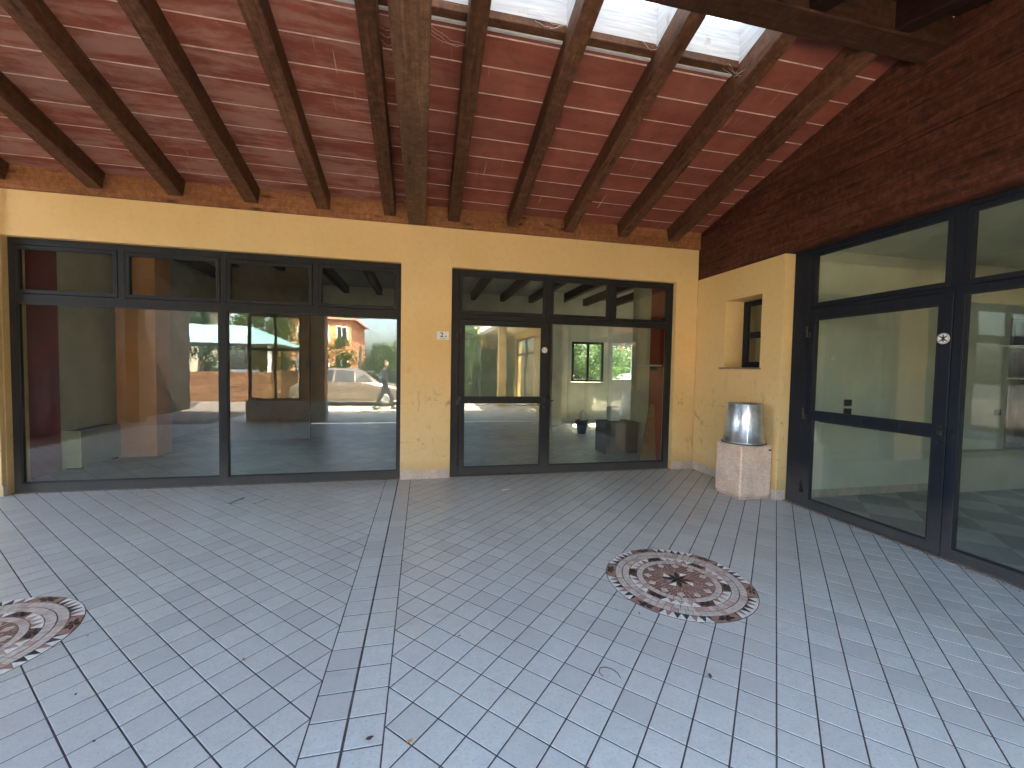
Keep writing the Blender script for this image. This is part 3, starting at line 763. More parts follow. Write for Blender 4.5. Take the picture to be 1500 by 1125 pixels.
from_bm('seam', bm, M['galv'], ct)

# ================================================================== SIGNS AND STICKERS
def text(name, s, size, mat, parent, loc, rot, ext=.0006, font_off=0):
    cu = bpy.data.curves.new(name, 'FONT'); cu.body = s; cu.size = size; cu.extrude = ext; cu.align_x = 'CENTER'; cu.align_y = 'CENTER'; cu.offset = font_off
    tmp = bpy.data.objects.new(name, cu); C.objects.link(tmp)
    dg = bpy.context.evaluated_depsgraph_get(); me = bpy.data.meshes.new_from_object(tmp.evaluated_get(dg))
    bpy.data.objects.remove(tmp); me.materials.clear(); me.materials.append(mat)
    o = bpy.data.objects.new(name, me); C.objects.link(o); o.parent = parent
    o.matrix_basis = Matrix.Translation(Vector(loc)-origin(parent)) @ rot
    return o
RB = Matrix.Rotation(R(90), 4, 'X')                               # faces -Y
RR = Matrix.Rotation(R(-90), 4, 'Z') @ Matrix.Rotation(R(90), 4, 'X')   # faces -X
sg = thing('house_number_sign', 'small white house number plate reading 2 on the yellow pier between the shopfronts', 'sign', (.283, D, 2.04))
box('plate', (.198, D-.008, 1.982), (.368, D-.0005, 2.098), M['white_paper'], sg, .002)
text('number', '2', .092, M['ink'], sg, (.268, D-.0085, 2.048), RB, font_off=.0018)
text('letter', '/A', .034, M['ink'], sg, (.322, D-.0085, 2.028), RB, font_off=.0005)
boxes('small_print', [((.243, D-.0092, 2.000), (.262, D-.008, 2.005)), ((.270, D-.0092, 2.000), (.325, D-.008, 2.005))], M['ink'], sg)
# round sticker on the middle door: white disc, red mark
s_ = thing('door_sticker', 'small round white and red sticker on the frame of the middle glazed door', 'sticker', (1.81, D+.07, 1.877))
bm = bmesh.new(); add_cyl(bm, (1.81, D+.0715, 1.877), (1.81, D+.0700, 1.877), .045, seg=28); from_bm('disc', bm, M['white_paper'], s_)
def arc_bm(bm, cx, cz, r0, r1, a0, a1, y, flip=None, n=20):
    for i in range(n):
        p, q = a0+(a1-a0)*i/n, a0+(a1-a0)*(i+1)/n
        pts = [(cx+r*math.cos(a), cz+r*math.sin(a)) for r, a in ((r0, p), (r1, p), (r1, q), (r0, q))]
        vs = [bm.verts.new((x, y, z) if flip is None else (flip, -x, z)) for x, z in pts]; bm.faces.new(vs)
bm = bmesh.new(); arc_bm(bm, 1.81, 1.877, .036, .041, 0, 2*math.pi, D+.0694, n=32); arc_bm(bm, 1.81, 1.880, .013, .020, math.pi, 2*math.pi, D+.0694)
add_box(bm, (1.790, D+.0692, 1.880), (1.797, D+.0696, 1.902)); add_box(bm, (1.823, D+.0692, 1.880), (1.830, D+.0696, 1.902))
from_bm('red_mark', bm, M['red_ink'], s_)
s_ = thing('door_sticker', 'round white sticker with a black cross-armed figure on the blue-black door frame at right', 'sticker', (4.48, 2.745, 1.926))
bm = bmesh.new(); add_cyl(bm, (4.4815, 2.745, 1.926), (4.4800, 2.745, 1.926), .047, seg=28); from_bm('disc', bm, M['white_paper'], s_)
bm = bmesh.new()
def strip(bm, p, q, w0, w1, x):
    p, q = Vector(p), Vector(q); d = (q-p).normalized(); nrm = Vector((-d.y, d.x))
    pts = [p+nrm*w0, q+nrm*w1, q-nrm*w1, p-nrm*w0]
    bm.faces.new([bm.verts.new((x, 2.745-a.x, 1.926+a.y)) for a in pts])
for k, (sx, sy) in enumerate(((1, 1), (-1, 1), (1, -1), (-1, -1))): strip(bm, (0, sy*.004), (sx*.030, sy*.024), .008, .003, 4.4794-.0002*k)
strip(bm, (0, .034), (0, -.030), .005, .005, 4.4784)
arc_bm(bm, -2.745, 1.926, .040, .043, 0, 2*math.pi, 0, flip=4.4793, n=32)
from_bm('black_figure', bm, M['ink'], s_)

# ================================================================== INTERIOR (seen through the glass)
M['infloor'] = None
def make_infloor():
    b = NB('dusty_interior_tiles'); p = b.geo(); n = b.noise(p, 5, 6, .65); l = b.noise(p, 1.3, 5, .6)
    ck = b.n('ShaderNodeTexBrick', {'Vector': b.mapping(p, rot=(0, 0, R(45))), 'Scale': 1.0, 'Mortar Size': .004, 'Brick Width': .33, 'Row Height': .33, 'Color1': (1, 1, 1, 1), 'Color2': (.72, .72, .72, 1), 'Mortar': (.3, .3, .3, 1)}, offset=0.0).outputs[0]
    c = b.mix(b.ramp(n, [(.3, 0), (.7, 1)]), (.42, .41, .36), (.56, .55, .48)); c = b.mix(b.ramp(l, [(.4, .5), (.62, 0)]), c, (.28, .275, .25))
    c = b.mix(1.0, c, ck, 'MULTIPLY')
    return b.pbr(c, b.ramp(l, [(.3, .3), (.7, .55)]), b.bump(n, .1, .003))
M['infloor'] = make_infloor()
def make_checker():
    b = NB('dark_chequered_tiles'); p = b.geo(); n = b.noise(p, 6, 5)
    ck = b.n('ShaderNodeTexChecker', {'Vector': b.mapping(p, rot=(0, 0, R(45))), 'Scale': 2.1, 'Color1': (.12, .125, .13, 1), 'Color2': (.30, .30, .29, 1)}).outputs[0]
    c = b.mix(b.ramp(n, [(.35, .4), (.65, 0)]), ck, (.14, .14, .14))
    return b.pbr(c, .42, b.bump(n, .1, .003))
M['check'] = make_checker()
M['greywall'] = plain('grey_green_wall_paint', (.62, .61, .50), .85, scale=2)
M['creamwall'] = plain('cream_wall_paint', (.66, .60, .44), .85, scale=2)
M['mintwall'] = plain('pale_mint_wall_paint', (.70, .70, .58), .85, scale=1.5)
M['redwall'] = plain('dark_red_wall_paint', (.33, .035, .03), .75, scale=3)
M['redwall2'] = plain('bright_red_wall_paint', (.36, .018, .020), .6, scale=3)
M['orange'] = plain('orange_brown_plaster', (.60, .25, .095), .8, scale=3, var=.2)
M['orange_in'] = plain('bright_orange_plaster', (.80, .36, .14), .8, scale=3, var=.1)
M['brownpan'] = plain('brown_partition', (.16, .105, .065), .7, scale=4, var=.25)
M['yard'] = plain('shade_toned_paving', (.11, .095, .085), .8, scale=5, var=.3)  # dark tone stands in for shade on the ground left of the porch
M['wing'] = plain('red_brown_wing_plaster', (.022, .015, .012), .8, scale=2, var=.2)
M['greyceil'] = plain('grey_ceiling', (.36, .36, .33), .9, scale=2)
def tbox(name, label, cat, a, b, mat, bevel=.004, group=None):
    t = box(name, a, b, mat, None, bevel); return tag(t, label, cat, group)
o = box('interior_floor', (-5.3, 6.03, -.12), (9.6, 12.0, -.002), M['infloor']); tag(o, kind='structure')
o = box('interior_floor', (4.49, -.3, -.12), (9.6, 4.30, -.002), M['check']); tag(o, kind='structure')
o = box('interior_ceiling', (-5.3, 6.24, 3.74), (9.6, 12.15, 3.95), M['greyceil']); tag(o, kind='structure')
o = box('interior_ceiling', (4.70, 4.52, 3.16), (9.6, 6.235, 3.4), M['greyceil']); tag(o, kind='structure')
tbox('outer_side_wall', 'grey outer wall closing the far right side of the empty shop', 'wall', (9.6, 4.3, -.1), (9.8, 12.2, 3.94), M['greywall'])
o = box('interior_floor', (4.70, 4.52, -.12), (9.6, 6.02, -.002), M['infloor']); tag(o, kind='structure')
tbox('store_room_wall', 'plain brownish inner wall behind the narrow niche window', 'wall', (5.6, 4.52, 0), (5.7, 6.2, 3.15), M['creamwall'])
tbox('store_room_wall', 'inner wall closing the small store room behind the side wall', 'wall', (4.70, 6.05, 0), (9.6, 6.2, 3.15), M['creamwall'])
o = box('interior_ceiling', (4.54, -.52, 3.16), (9.6, 4.515, 3.4), M['mintwall']); tag(o, kind='structure')
# left interior wall: dark red first, grey behind
lw = thing('interior_side_wall', 'interior wall behind the widest shopfront, dark red near the glass and grey beyond', 'wall', (-5.1, 6.3, 0))
box('red_panel', (-5.3, 6.232, 0), (-5.06, 7.12, 3.739), M['redwall'], lw)
box('grey_panel', (-5.3, 7.122, 0), (-5.09, 12.0, 3.739), M['greywall'], lw)
tbox('interior_column', 'orange brown column standing behind the heater in the left shop', 'column', (-4.93, 8.02, 0), (-4.36, 8.45, 3.738), M['orange_in'])
bwh = [(4.49, 5.56, 1.2, 2.45), (5.75, 6.62, 0, 2.45), (-3.2, -1.2, .9, 2.5)]
bw = thing('rear_wall', 'grey rear wall of the empty shop with a window and a white glazed door', 'wall', (1, 12, 0))
plate('wall_face', (-5.3, 9.6, 0, 3.738), bwh[:2], 0, -.2, lambda u, n, z: (u, 12.0-n, z), M['greywall'], bw)
rw = thing('rear_window', 'two-leaf window in the rear wall with green trees behind it', 'window', (5.02, 12, 1.2))
mpI = lambda u, n, z: (u, 12.03-n, z)
plate('window_frame', (4.495, 5.555, 1.205, 2.445), [(4.57, 5.0, 1.28, 2.37), (5.07, 5.48, 1.28, 2.37)], .02, -.04, mpI, M['frame'], rw, .003)
box('glass_pane', (4.565, 12.02, 1.275), (5.005, 12.027, 2.375), M['glass'], rw); box('glass_pane', (5.065, 12.02, 1.275), (5.485, 12.027, 2.375), M['glass'], rw)
rd = thing('rear_door', 'white framed half glazed door in the rear wall of the empty shop', 'door', (6.2, 12, 0))
plate('door_frame', (5.755, 6.615, .002, 2.445), [(5.85, 6.52, 1.30, 2.35), (5.85, 6.52, .12, 1.2)], .02, -.04, mpI, M['white_paint'], rd, .003)
box('glass_pane', (5.845, 12.02, 1.295), (6.525, 12.027, 2.355), M['glass'], rd); box('panel', (5.845, 12.02, .115), (6.525, 12.03, 1.205), M['white_paint'], rd)
# heater
ht = thing('fan_heater', 'long low cream heater cabinet standing along the grey wall in the left shop', 'heater', (-4.98, 7.2, 0))
M['cream_metal'] = plain('shaded_cream_enamel', (.36, .34, .235), .45, var=.05)  # darker copy of the enamel, shade painted into the cabinet front
box('cabinet', (-5.085, 7.18, .03), (-4.86, 8.0, .565), M['cream_metal'], ht, .012)
box('end_panel', (-5.09, 7.155, .025), (-4.855, 7.178, .57), plain('lit_cream_enamel', (.88, .88, .52), .4, var=.04), ht, .008)  # lighter copy of the enamel, light painted onto the end face
boxes('top_grille', [((-5.05, 7.22+i*.05, .565), (-4.90, 7.245+i*.05, .571)) for i in range(15)], M['black_plastic'], ht)
boxes('feet', [((-5.06, 7.2, 0), (-4.88, 7.26, .03)), ((-5.06, 7.9, 0), (-4.88, 7.96, .03))], M['black_plastic'], ht)
tbox('interior_partition', 'dark brown partition deep in the left shop', 'partition', (-3.95, 9.5, 0), (-2.35, 9.62, 3.736), M['brownpan'])
tbox('interior_column', 'slim cream column deep in the middle shop left of the rear window', 'column', (3.55, 11.0, 0), (3.85, 11.3, 3.736), M['creamwall'])
rp = thing('interior_pier', 'interior pier at the right of the middle shopfront, red near the glass then cream', 'wall', (4.25, 6.3, 0))
box('red_face', (4.12, 6.232, 0), (4.35, 6.92, 3.735), M['redwall2'], rp); box('cream_face', (4.14, 6.922, 0), (4.35, 7.62, 3.735), M['creamwall'], rp)
# leaning board
bm = bmesh.new(); add_box(bm, (0, -.009, 0), (.36, .009, 1.02), .002)
o = from_bm('leaning_board', bm, M['board']); o.matrix_basis = Matrix.Translation((3.80, 6.62, .012)) @ Matrix.Rotation(R(13), 4, 'Y') @ Matrix.Rotation(R(-6), 4, 'X')
tag(o, 'brown chipboard panel leaning against the red pier inside the middle shop', 'board')
cb = thing('cardboard_carton', 'large brown cardboard carton standing on the floor of the middle shop', 'carton', (3.72, 7.4, 0))
M['card'] = plain('brown_cardboard', (.12, .09, .065), .85, var=.15)
box('carton_body', (3.40, 7.15, 0), (4.05, 7.65, .60), M['card'], cb, .006)
box('carton_flap', (3.39, 7.05, .602), (4.06, 7.40, .607), M['card'], cb)
tbox('plastic_tub', 'white plastic tub standing on the cardboard carton', 'tub', (3.55, 7.3, .608), (3.75, 7.5, .88), M['white_paint'], .02)
pp = thing('plant_pot', 'black plant pot with a stone grey bag on the floor of the middle shop', 'plant pot', (3.9, 9.6, 0))
bm = bmesh.new(); add_lathe(bm, (3.9, 9.6, 0), [(.001, 0), (.10, 0), (.15, .30), (.165, .30), (.165, .34), (.14, .34), (.13, .28), (.001, .28)], 20); from_bm('pot', bm, M['black_plastic'], pp, smooth=True)
bm = bmesh.new(); bmesh.ops.create_icosphere(bm, subdivisions=2, radius=.12, matrix=Matrix.Translation((3.93, 9.6, .42)) @ Matrix.Diagonal((.8, .8, 1.5, 1))); from_bm('bag', bm, M['white_paint'], pp, smooth=True)
sh = thing('wall_shelf', 'thin white shelf at the right inside the middle shop', 'shelf', (4.0, 6.7, 1.62))
box('shelf_board', (3.86, 6.5, 1.675), (4.118, 6.9, 1.70), M['white_paint'], sh, .002); box('bracket', (4.0, 6.68, 1.60), (4.118, 6.70, 1.674), M['steel_dark'], sh)
# ceiling rafters inside
for i in range(13):
    o = beam('interior_rafter', (-4.6+i*.86, 6.3, 3.738), (-4.6+i*.86, 11.95, 3.738), .14, .20, M['inwood'], None)
    tag(o, 'dark rafter under the grey ceiling inside the shops', 'rafter', 'rafters under the ceiling inside the shops')
# right-hand shop
mw = thing('inner_partition_wall', 'pale mint wall inside the right shop facing its door', 'wall', (6, 4.3, 0))
box('wall_face', (XS+.332, 4.302, 0), (9.4, 4.5, 3.159), M['mintwall'], mw)
for i in range(14): box('skirting_tile', (XS+.34+i*.335, 4.292, 0), (XS+.34+i*.335+.332, 4.301, .10), M['skirt'], mw, .001)
tbox('far_side_wall', 'mint coloured far wall deep inside the right shop', 'wall', (9.3, -.3, 0), (9.5, 4.30, 3.158), M['mintwall'])
tbox('end_wall', 'mint coloured end wall of the right shop nearest the street', 'wall', (4.56, -.5, 0), (9.5, -.31, 3.158), M['mintwall'])
for k, z in enumerate((1.224, 1.108)):
    so_ = thing('wall_socket', ['black wall socket upper of two behind the right door glass', 'black wall socket lower of two behind the right door glass'][k], 'socket', (5.425, 4.30, z))
    box('socket_plate', (5.365, 4.286, z-.042), (5.485, 4.301, z+.042), M['black_plastic'], so_, .004)
    boxes('socket_slots', [((5.385+i*.032, 4.284, z-.02), (5.405+i*.032, 4.287, z+.02)) for i in range(3)], M['rubber'], so_)
so_ = thing('wall_socket', 'black wall socket at the far right beside the brown doorway', 'socket', (8.13, 4.30, 1.084))
box('socket_plate', (8.07, 4.286, 1.04), (8.19, 4.301, 1.125), M['black_plastic'], so_, .004)
boxes('socket_slots', [((8.09+i*.032, 4.284, 1.06), (8.11+i*.032, 4.287, 1.10)) for i in range(3)], M['rubber'], so_)
dw = thing('brown_doorway', 'dark brown cupboard front at the far right inside the right shop', 'cupboard', (8.7, 4.3, 0))
box('door_panel', (8.28, 4.262, .0), (9.28, 4.291, 2.45), M['brownpan'], dw, .003); box('upper_panel', (8.30, 4.25, 1.62), (9.26, 4.261, 2.40), M['inwood'], dw, .003)
for k, (x, z, lab) in enumerate(((8.0, 2.026, 'upper of two thin white shelves at the right edge inside the right shop'), (8.17, 1.578, 'lower of two thin white shelves at the right edge inside the right shop'))):
    sh = thing('wall_shelf', lab, 'shelf', (8.6, 4.2, z)); box('shelf_board', (x, 4.05, z-.012), (9.29, 4.25, z+.012), M['white_paint'], sh, .002)
    box('bracket', (x+.3, 4.2, z-.08), (x+.32, 4.25, z-.013), M['steel_dark'], sh)
tbox('reflected_band_box', 'pale low box standing in for a reflected band along the mint wall inside the right shop', 'bench', (7.18, 4.14, 0), (8.9, 4.258, .56), M['creamwall'], .006)  # box added in place of a pale reflected band low on the wall
box('wedge', (0, 0, -5), (.01, .01, -4.99), M['ink']) if False else None

# ================================================================== STREET SIDE (seen in the reflections)
M['rooftile'] = plain('red_roof_tiles', (.36, .13, .08), .85, var=.3, scale=9)
M['yellow2'] = plain('yellow_arcade_plaster', (.70, .46, .16), .85, scale=2)
o = box('side_yard', (-30, -8.0, -.10), (-5.402, -.002, -.004), M['yard']); tag(o, kind='structure')
o = box('paving', (-5.4, -8.0, -.10), (14, -.002, -.003), M['paving']); tag(o, kind='structure')
o = box('side_yard', (-30, 0.0, -.10), (-9.002, 6.04, -.006), M['yard']); tag(o, kind='structure')
nb = thing('added_shade_wing', 'unseen yellow wing added beyond the left end of the porch to shade the ground', 'building', (-9.5, 6.1, 0))  # unseen block added to cast shade on the ground beside the porch
nh = [(-13.4, -11.2, .1, 2.9), (-10.6, -8.4, .1, 2.9), (-7.6, -5.8, .1, 2.9)]
plate('plaster_face', (-15, -5.302, -.09, 4.3), nh, 0, -6.0, lambda u, n, z: (u, 6.06-n, z), M['yellow2'], nb)
for h in nh:
    m = (h[0]+h[1])/2
    fr = plate('window_frame', (h[0]+.003, h[1]-.003, h[2]+.003, h[3]-.003), [(h[0]+.08, m-.04, .2, 2.2), (m+.04, h[1]-.08, .2, 2.2), (h[0]+.08, m-.04, 2.3, 2.82), (m+.04, h[1]-.08, 2.3, 2.82)], 0, -.06, lambda u, n, z: (u, 6.13-n, z), M['frame'], nb)
    box('glass_pane', (h[0]+.07, 6.15, .15), (h[1]-.07, 6.156, 2.85), M['glass'], nb)
box('roof', (-15.4, 5.5, 4.302), (-7.95, 12.6, 4.55), M['rooftile'], nb)
o = box('ground', (-120, -120, -.30), (120, 120, -.125), M['asphalt']); tag(o, kind='structure')
o = box('road', (-60, -60, -.12), (60, -8.2, -.06), M['asphalt']); tag(o, kind='structure')
o = box('kerb', (-30, -8.2, -.11), (14, -8.0, -.003), M['paving']); tag(o, kind='structure')
lt = beam('front_lintel', (-7.7, -.60, 3.735), (4.40, -.60, 3.735), .24, .765, M['tie'], None); tag(lt, 'timber lintel carrying the street side eave of the porch', 'beam')
fp = thing('front_pier', 'orange pier with pale base and glazed screen at the street side', 'pier', (-3.0, -.6, 0))
box('pier', (-3.30, -.78, .56), (-2.69, -.42, 2.968), M['orange'], fp, .006); box('base', (-4.69, -.80, 0), (-2.66, -.40, .559), M['paleboard'], fp, .006)
plate('screen_frame', (-4.68, -3.304, .562, 2.966), [(-4.60, -4.02, .64, 1.95), (-3.96, -3.38, .64, 1.95), (-4.60, -4.02, 2.02, 2.88), (-3.96, -3.38, 2.02, 2.88)], 0, -.05, lambda u, n, z: (u, -.58-n, z), M['frame'], fp, .003)
for a, b in ((-4.60, -4.02), (-3.96, -3.38)): box('glass_pane', (a, -.555, .64), (b, -.549, 1.95), M['glass'], fp); box('glass_pane', (a, -.555, 2.02), (b, -.549, 2.88), M['glass'], fp)
it = thing('intercom', 'black intercom box on the porch side of the orange pier', 'intercom', (-3.08, -.42, 1.6))
box('housing', (-3.17, -.418, 1.50), (-3.0, -.385, 1.72), M['black_plastic'], it, .006); box('display', (-3.15, -.384, 1.62), (-3.02, -.382, 1.69), M['steel_dark'], it)
tbox('porch_post', 'square timber post at the far left corner of the porch', 'post', (-7.5, -.75, 0), (-7.2, -.45, 2.968), M['tie'])
tbox('left_wing_wall', 'dark red-brown wing wall closing the left end of the porch', 'wall', (-7.95, -3.9, 0), (-7.7, 2.5, 4.6), M['wing'], .004)
tbox('porch_post', 'square timber post at the left side of the porch near the widest shopfront', 'post', (-7.5, 5.6, 0), (-7.2, 5.9, 3.55), M['tie'])
tbox('corner_pier', 'yellow corner pier at the street end of the right shopfront', 'pier', (3.62, -.76, 0), (4.44, -.44, 2.968), M['yellow2'], .006)
# arcade continuing to the right behind the camera
ar = thing('arcade_wall', 'yellow arcade wall with tall dark framed windows continuing towards the street', 'wall', (4.5, -5, 0))
hl = [(-3.4, -.9, .1, 2.95), (-7.6, -4.2, .1, 2.95), (-13.2, -9.8, .1, 2.95), (-18.2, -15, .1, 2.95)]
plate('plaster_face', (-20, -.62, 0, 3.6), hl, 0, -.3, lambda u, n, z: (4.45-n, u, z), M['yellow2'], ar)
for h in hl:
    m = (h[0]+h[1])/2
    fr = plate('window_frame', (h[0]+.003, h[1]-.003, h[2]+.003, h[3]-.003), [(h[0]+.08, m-.05, .2, 2.2), (m+.05, h[1]-.08, .2, 2.2), (h[0]+.08, m-.05, 2.3, 2.87), (m+.05, h[1]-.08, 2.3, 2.87)], 0, -.06, lambda u, n, z: (4.52-n, u, z), M['frame'], ar)
    box('glass_pane', (4.535, h[0]+.07, .15), (4.541, h[1]-.07, 2.89), M['glass'], ar)
box('back_panel', (6.8, -20, 0), (6.9, -.62, 3.6), M['greywall'], ar)
box('arcade_ceiling', (3.0, -20, 3.25), (4.449, -.9, 3.45), M['creamwall'], ar)
for i, y in enumerate((-4.2, -9.2, -14.2)):
    tbox('arcade_pillar', ['nearest', 'second', 'farthest'][i] + ' square yellow pillar of the arcade behind the camera', 'pillar', (3.0, y-.3, 0), (3.3, y, 3.249), M['yellow2'])
# iron fence
fe = thing('iron_fence', 'tall green-black iron railing along the street side with trees behind', 'fence', (-1, -7.5, 0))
M['iron'] = plain('dark_green_iron', (.03, .055, .045), .5)
bars = bpy.data.meshes.new('bar'); bm = bmesh.new(); add_box(bm, (-.009, -.009, .05), (.009, .009, 2.35)); bm.to_mesh(bars); bm.free(); bars.materials.append(M['iron'])
for i in range(52):
    o = bpy.data.objects.new('bar', bars); C.objects.link(o); o.parent = fe; o.location = (-2.6+i*.13+1, 0, 0)
for z in (.12, 1.2, 2.25): box('rail', (-2.7, -7.52, z), (4.2, -7.48, z+.045), M['iron'], fe)
for x in (-2.72, -.9, .9, 2.7): box('fence_post', (x-.05, -7.56, 0), (x+.05, -7.44, 2.45), M['iron'], fe)
# trees
def make_leaf(name, c1, c2):
    b = NB(name); r = b.n('ShaderNodeAttribute', attribute_name='tone').outputs['Fac']
    c = b.mix(r, c1, c2)
    p = b.n('ShaderNodeBsdfPrincipled', {'Base Color': c, 'Roughness': .6}); t = b.n('ShaderNodeBsdfTranslucent', {'Color': c})
    m = b.n('ShaderNodeMixShader', {0: .5, 1: p.outputs[0], 2: t.outputs[0]}); b.t.links.new(m.outputs[0], b.out.inputs[0]); return b.m
M['leaf'] = make_leaf('green_leaves', (.05, .10, .035), (.12, .19, .06)); M['leaf2'] = make_leaf('blue_green_needles', (.035, .08, .05), (.08, .14, .09))
M['bark'] = plain('grey_brown_bark', (.10, .075, .055), .9, var=.4, scale=14, bump=.6)
def crown_mesh(seed, h, r, n, conical, mat, ls):
    rnd = random.Random(seed); bm = bmesh.new(); lay = bm.loops.layers.color.new('tone')
    clumps = []
    for _ in range(60):
        t = rnd.random(); rr = r*((1-t)*.95+.05 if conical else math.sqrt(max(0, 1-(2*t-1)**2)))
        a = rnd.uniform(0, 6.283); q = rr*rnd.uniform(.35, 1); clumps.append((q*math.cos(a), q*math.sin(a), h*t, rnd.uniform(.16, .34)*r, rnd.random()))
    for _ in range(n):
        cx, cy, cz, cr, tn = rnd.choice(clumps)
        p = Vector((rnd.gauss(cx, cr*.55), rnd.gauss(cy, cr*.55), rnd.gauss(cz, cr*.6)))
        d = Vector((rnd.gauss(0, 1), rnd.gauss(0, 1), rnd.gauss(0, .7))).normalized(); e = d.orthogonal().normalized(); s = ls*rnd.uniform(.6, 1.3)
        f = bm.faces.new([bm.verts.new(p+x) for x in (d*s, e*s*.45, -d*s, -e*s*.45)]); v = min(1, max(0, tn*.6+rnd.random()*.4))
        for l in f.loops: l[lay] = (v, v, v, 1)
    me = bpy.data.meshes.new('crown'); bm.to_mesh(me); bm.free(); me.materials.append(mat); return me
crowns = [crown_mesh(1, 6.0, 1.5, 7000, True, M['leaf2'], .09), crown_mesh(2, 4.0, 2.0, 8000, False, M['leaf'], .09), crown_mesh(3, 2.6, 1.0, 5000, False, M['leaf'], .06)]
def tree(x, y, k, label, s=1.0, rz=0, z0=None):
    h0 = (.7, 1.6, .15)[k]*s if z0 is None else z0
    t = thing('conifer_tree' if k == 0 else 'leafy_tree' if k == 1 else 'shrub', label, 'tree' if k < 2 else 'shrub', (x, y, -.12), None, rz)
    o = bpy.data.objects.new('crown', crowns[k]); C.objects.link(o); o.parent = t; o.location = (0, 0, h0); o.scale = (s, s, s)
    H = h0+(5.2, 2.2, .9)[k]*s; bm = bmesh.new(); pts = [Vector((0, 0, -.05)), Vector((.05, .02, H*.35)), Vector((-.04, .05, H*.7)), Vector((.02, 0, H))]; rad = [.16, .12, .08, .03]
    if k == 2: rad = [.05, .04, .03, .01]
    for i in range(3): add_cyl(bm, pts[i], pts[i+1], rad[i]*s, rad[i+1]*s, 8)
    for i in range(5):
        a = i*1.3; b0 = Vector((0, 0, H*(.45+.1*i))); add_cyl(bm, b0, b0+Vector((math.cos(a), math.sin(a), .7))*.7*s, .04*s if k < 2 else .012, .012*s if k < 2 else .004, 6)
    me = bpy.data.meshes.new('trunk'); bm.to_mesh(me); bm.free(); me.materials.append(M['bark']); o = bpy.data.objects.new('trunk', me); C.objects.link(o); o.parent = t
TR = [(-4.6, -12.0, 1, 'round leafy tree at the left of the street side railing', .55), (-.6, -10.2, 0, 'tall dark conifer behind the middle of the iron railing', .85),
      (1.0, -9.7, 1, 'leafy tree behind the iron railing beside the arcade', .9), (2.6, -10.6, 0, 'dark conifer behind the right end of the iron railing', .8), (-9.4, -18.0, 1, 'round tree in front of the orange houses across the street', .8),
      (2.9, -22.5, 1, 'leafy tree at the far end of the arcade', 1.1), (0.4, -21.0, 0, 'tall conifer beyond the far end of the arcade', 1.0), (-13, -16, 0, 'conifer behind the turquoise roofed pavilion', 1.0), (-10, -17, 1, 'round tree behind the turquoise roofed pavilion', 1.1),
      (3.6, 14.6, 1, 'leafy tree behind the building left of the rear window view', .8), (5.4, 14.9, 0, 'conifer seen through the left leaf of the rear window', .7), (6.9, 15.2, 1, 'leafy tree seen through the right leaf of the rear window', .85), (8.9, 16.5, 1, 'leafy tree seen above the parked car through the rear door', .8)]
for i, (x, y, k, lab, s) in enumerate(TR): tree(x, y, k, lab, s, i*1.7)
for i in range(9):
    tree(-1.9+i*.72, -8.2-(i % 2)*.25, 2, ['leftmost', 'second', 'third', 'fourth', 'middle', 'sixth', 'seventh', 'eighth', 'rightmost'][i]+' shrub of the hedge right behind the iron railing', .95, i*2.1)
for i, x in enumerate((4.3, 5.2, 6.1)): tree(x, 13.5, 2, ['left', 'middle', 'right'][i]+' shrub close outside the rear window', .95, i)
# houses across the street
M['brick_orange'] = plain('orange_render', (.62, .27, .12), .85, scale=1.2); M['rooftile'] = plain('red_roof_tiles', (.36, .13, .08), .85, var=.3, scale=9)
def house(x0, x1, y0, y1, h, mat, label, nx, nz, side=+1):
    t = thing('house', label, 'house', ((x0+x1)/2, (y0+y1)/2, -.1)); box('wall', (x0, y0, -.12), (x1, y1, h), mat, t)
    bm = bmesh.new(); xm = (x0+x1)/2; ym = (y0+y1)/2
    a = [bm.verts.new(p) for p in ((x0-.4, y0-.4, h+.002), (x1+.4, y0-.4, h+.002), (x1+.4, y1+.4, h+.002), (x0-.4, y1+.4, h+.002), (x0+1.5, ym, h+1.8), (x1-1.5, ym, h+1.8))]
    for q in ((0, 3, 2, 1), (0, 1, 5, 4), (2, 3, 4, 5), (1, 2, 5), (3, 0, 4)): bm.faces.new([a[i] for i in q])
    from_bm('roof', bm, M['rooftile'], t)
    for i in range(nx):
        for j in range(nz):
            cx = x0+(i+.5)*(x1-x0)/nx; cz = 1.4+j*2.9
            w_ = plate('window', (cx-.5, cx+.5, cz-.7, cz+.7), [(cx-.42, cx-.03, cz-.62, cz+.62), (cx+.03, cx+.42, cz-.62, cz+.62)], .05, -.02, lambda u, n, z: (u, y1+n, z), M['white_paint'], t)
            box('pane', (cx-.42, y1+.002, cz-.62), (cx+.42, y1+.02, cz+.62), M['black_plastic'], w_)
house(-12.5, -6.2, -36, -27, 5.6, M['brick_orange'], 'two storey orange house across the street left of the trees', 4, 2)
house(-1.5, 4.5, -48, -40, 8.6, M['orange'], 'three storey orange house across the street behind the conifers', 5, 3)
house(-30, -19, -34, -24, 6.5, M['creamwall'], 'cream house at the far left across the street', 4, 2)
house(5, 16, -44, -33, 9, M['creamwall'], 'tall cream house far behind the arcade', 5, 3)
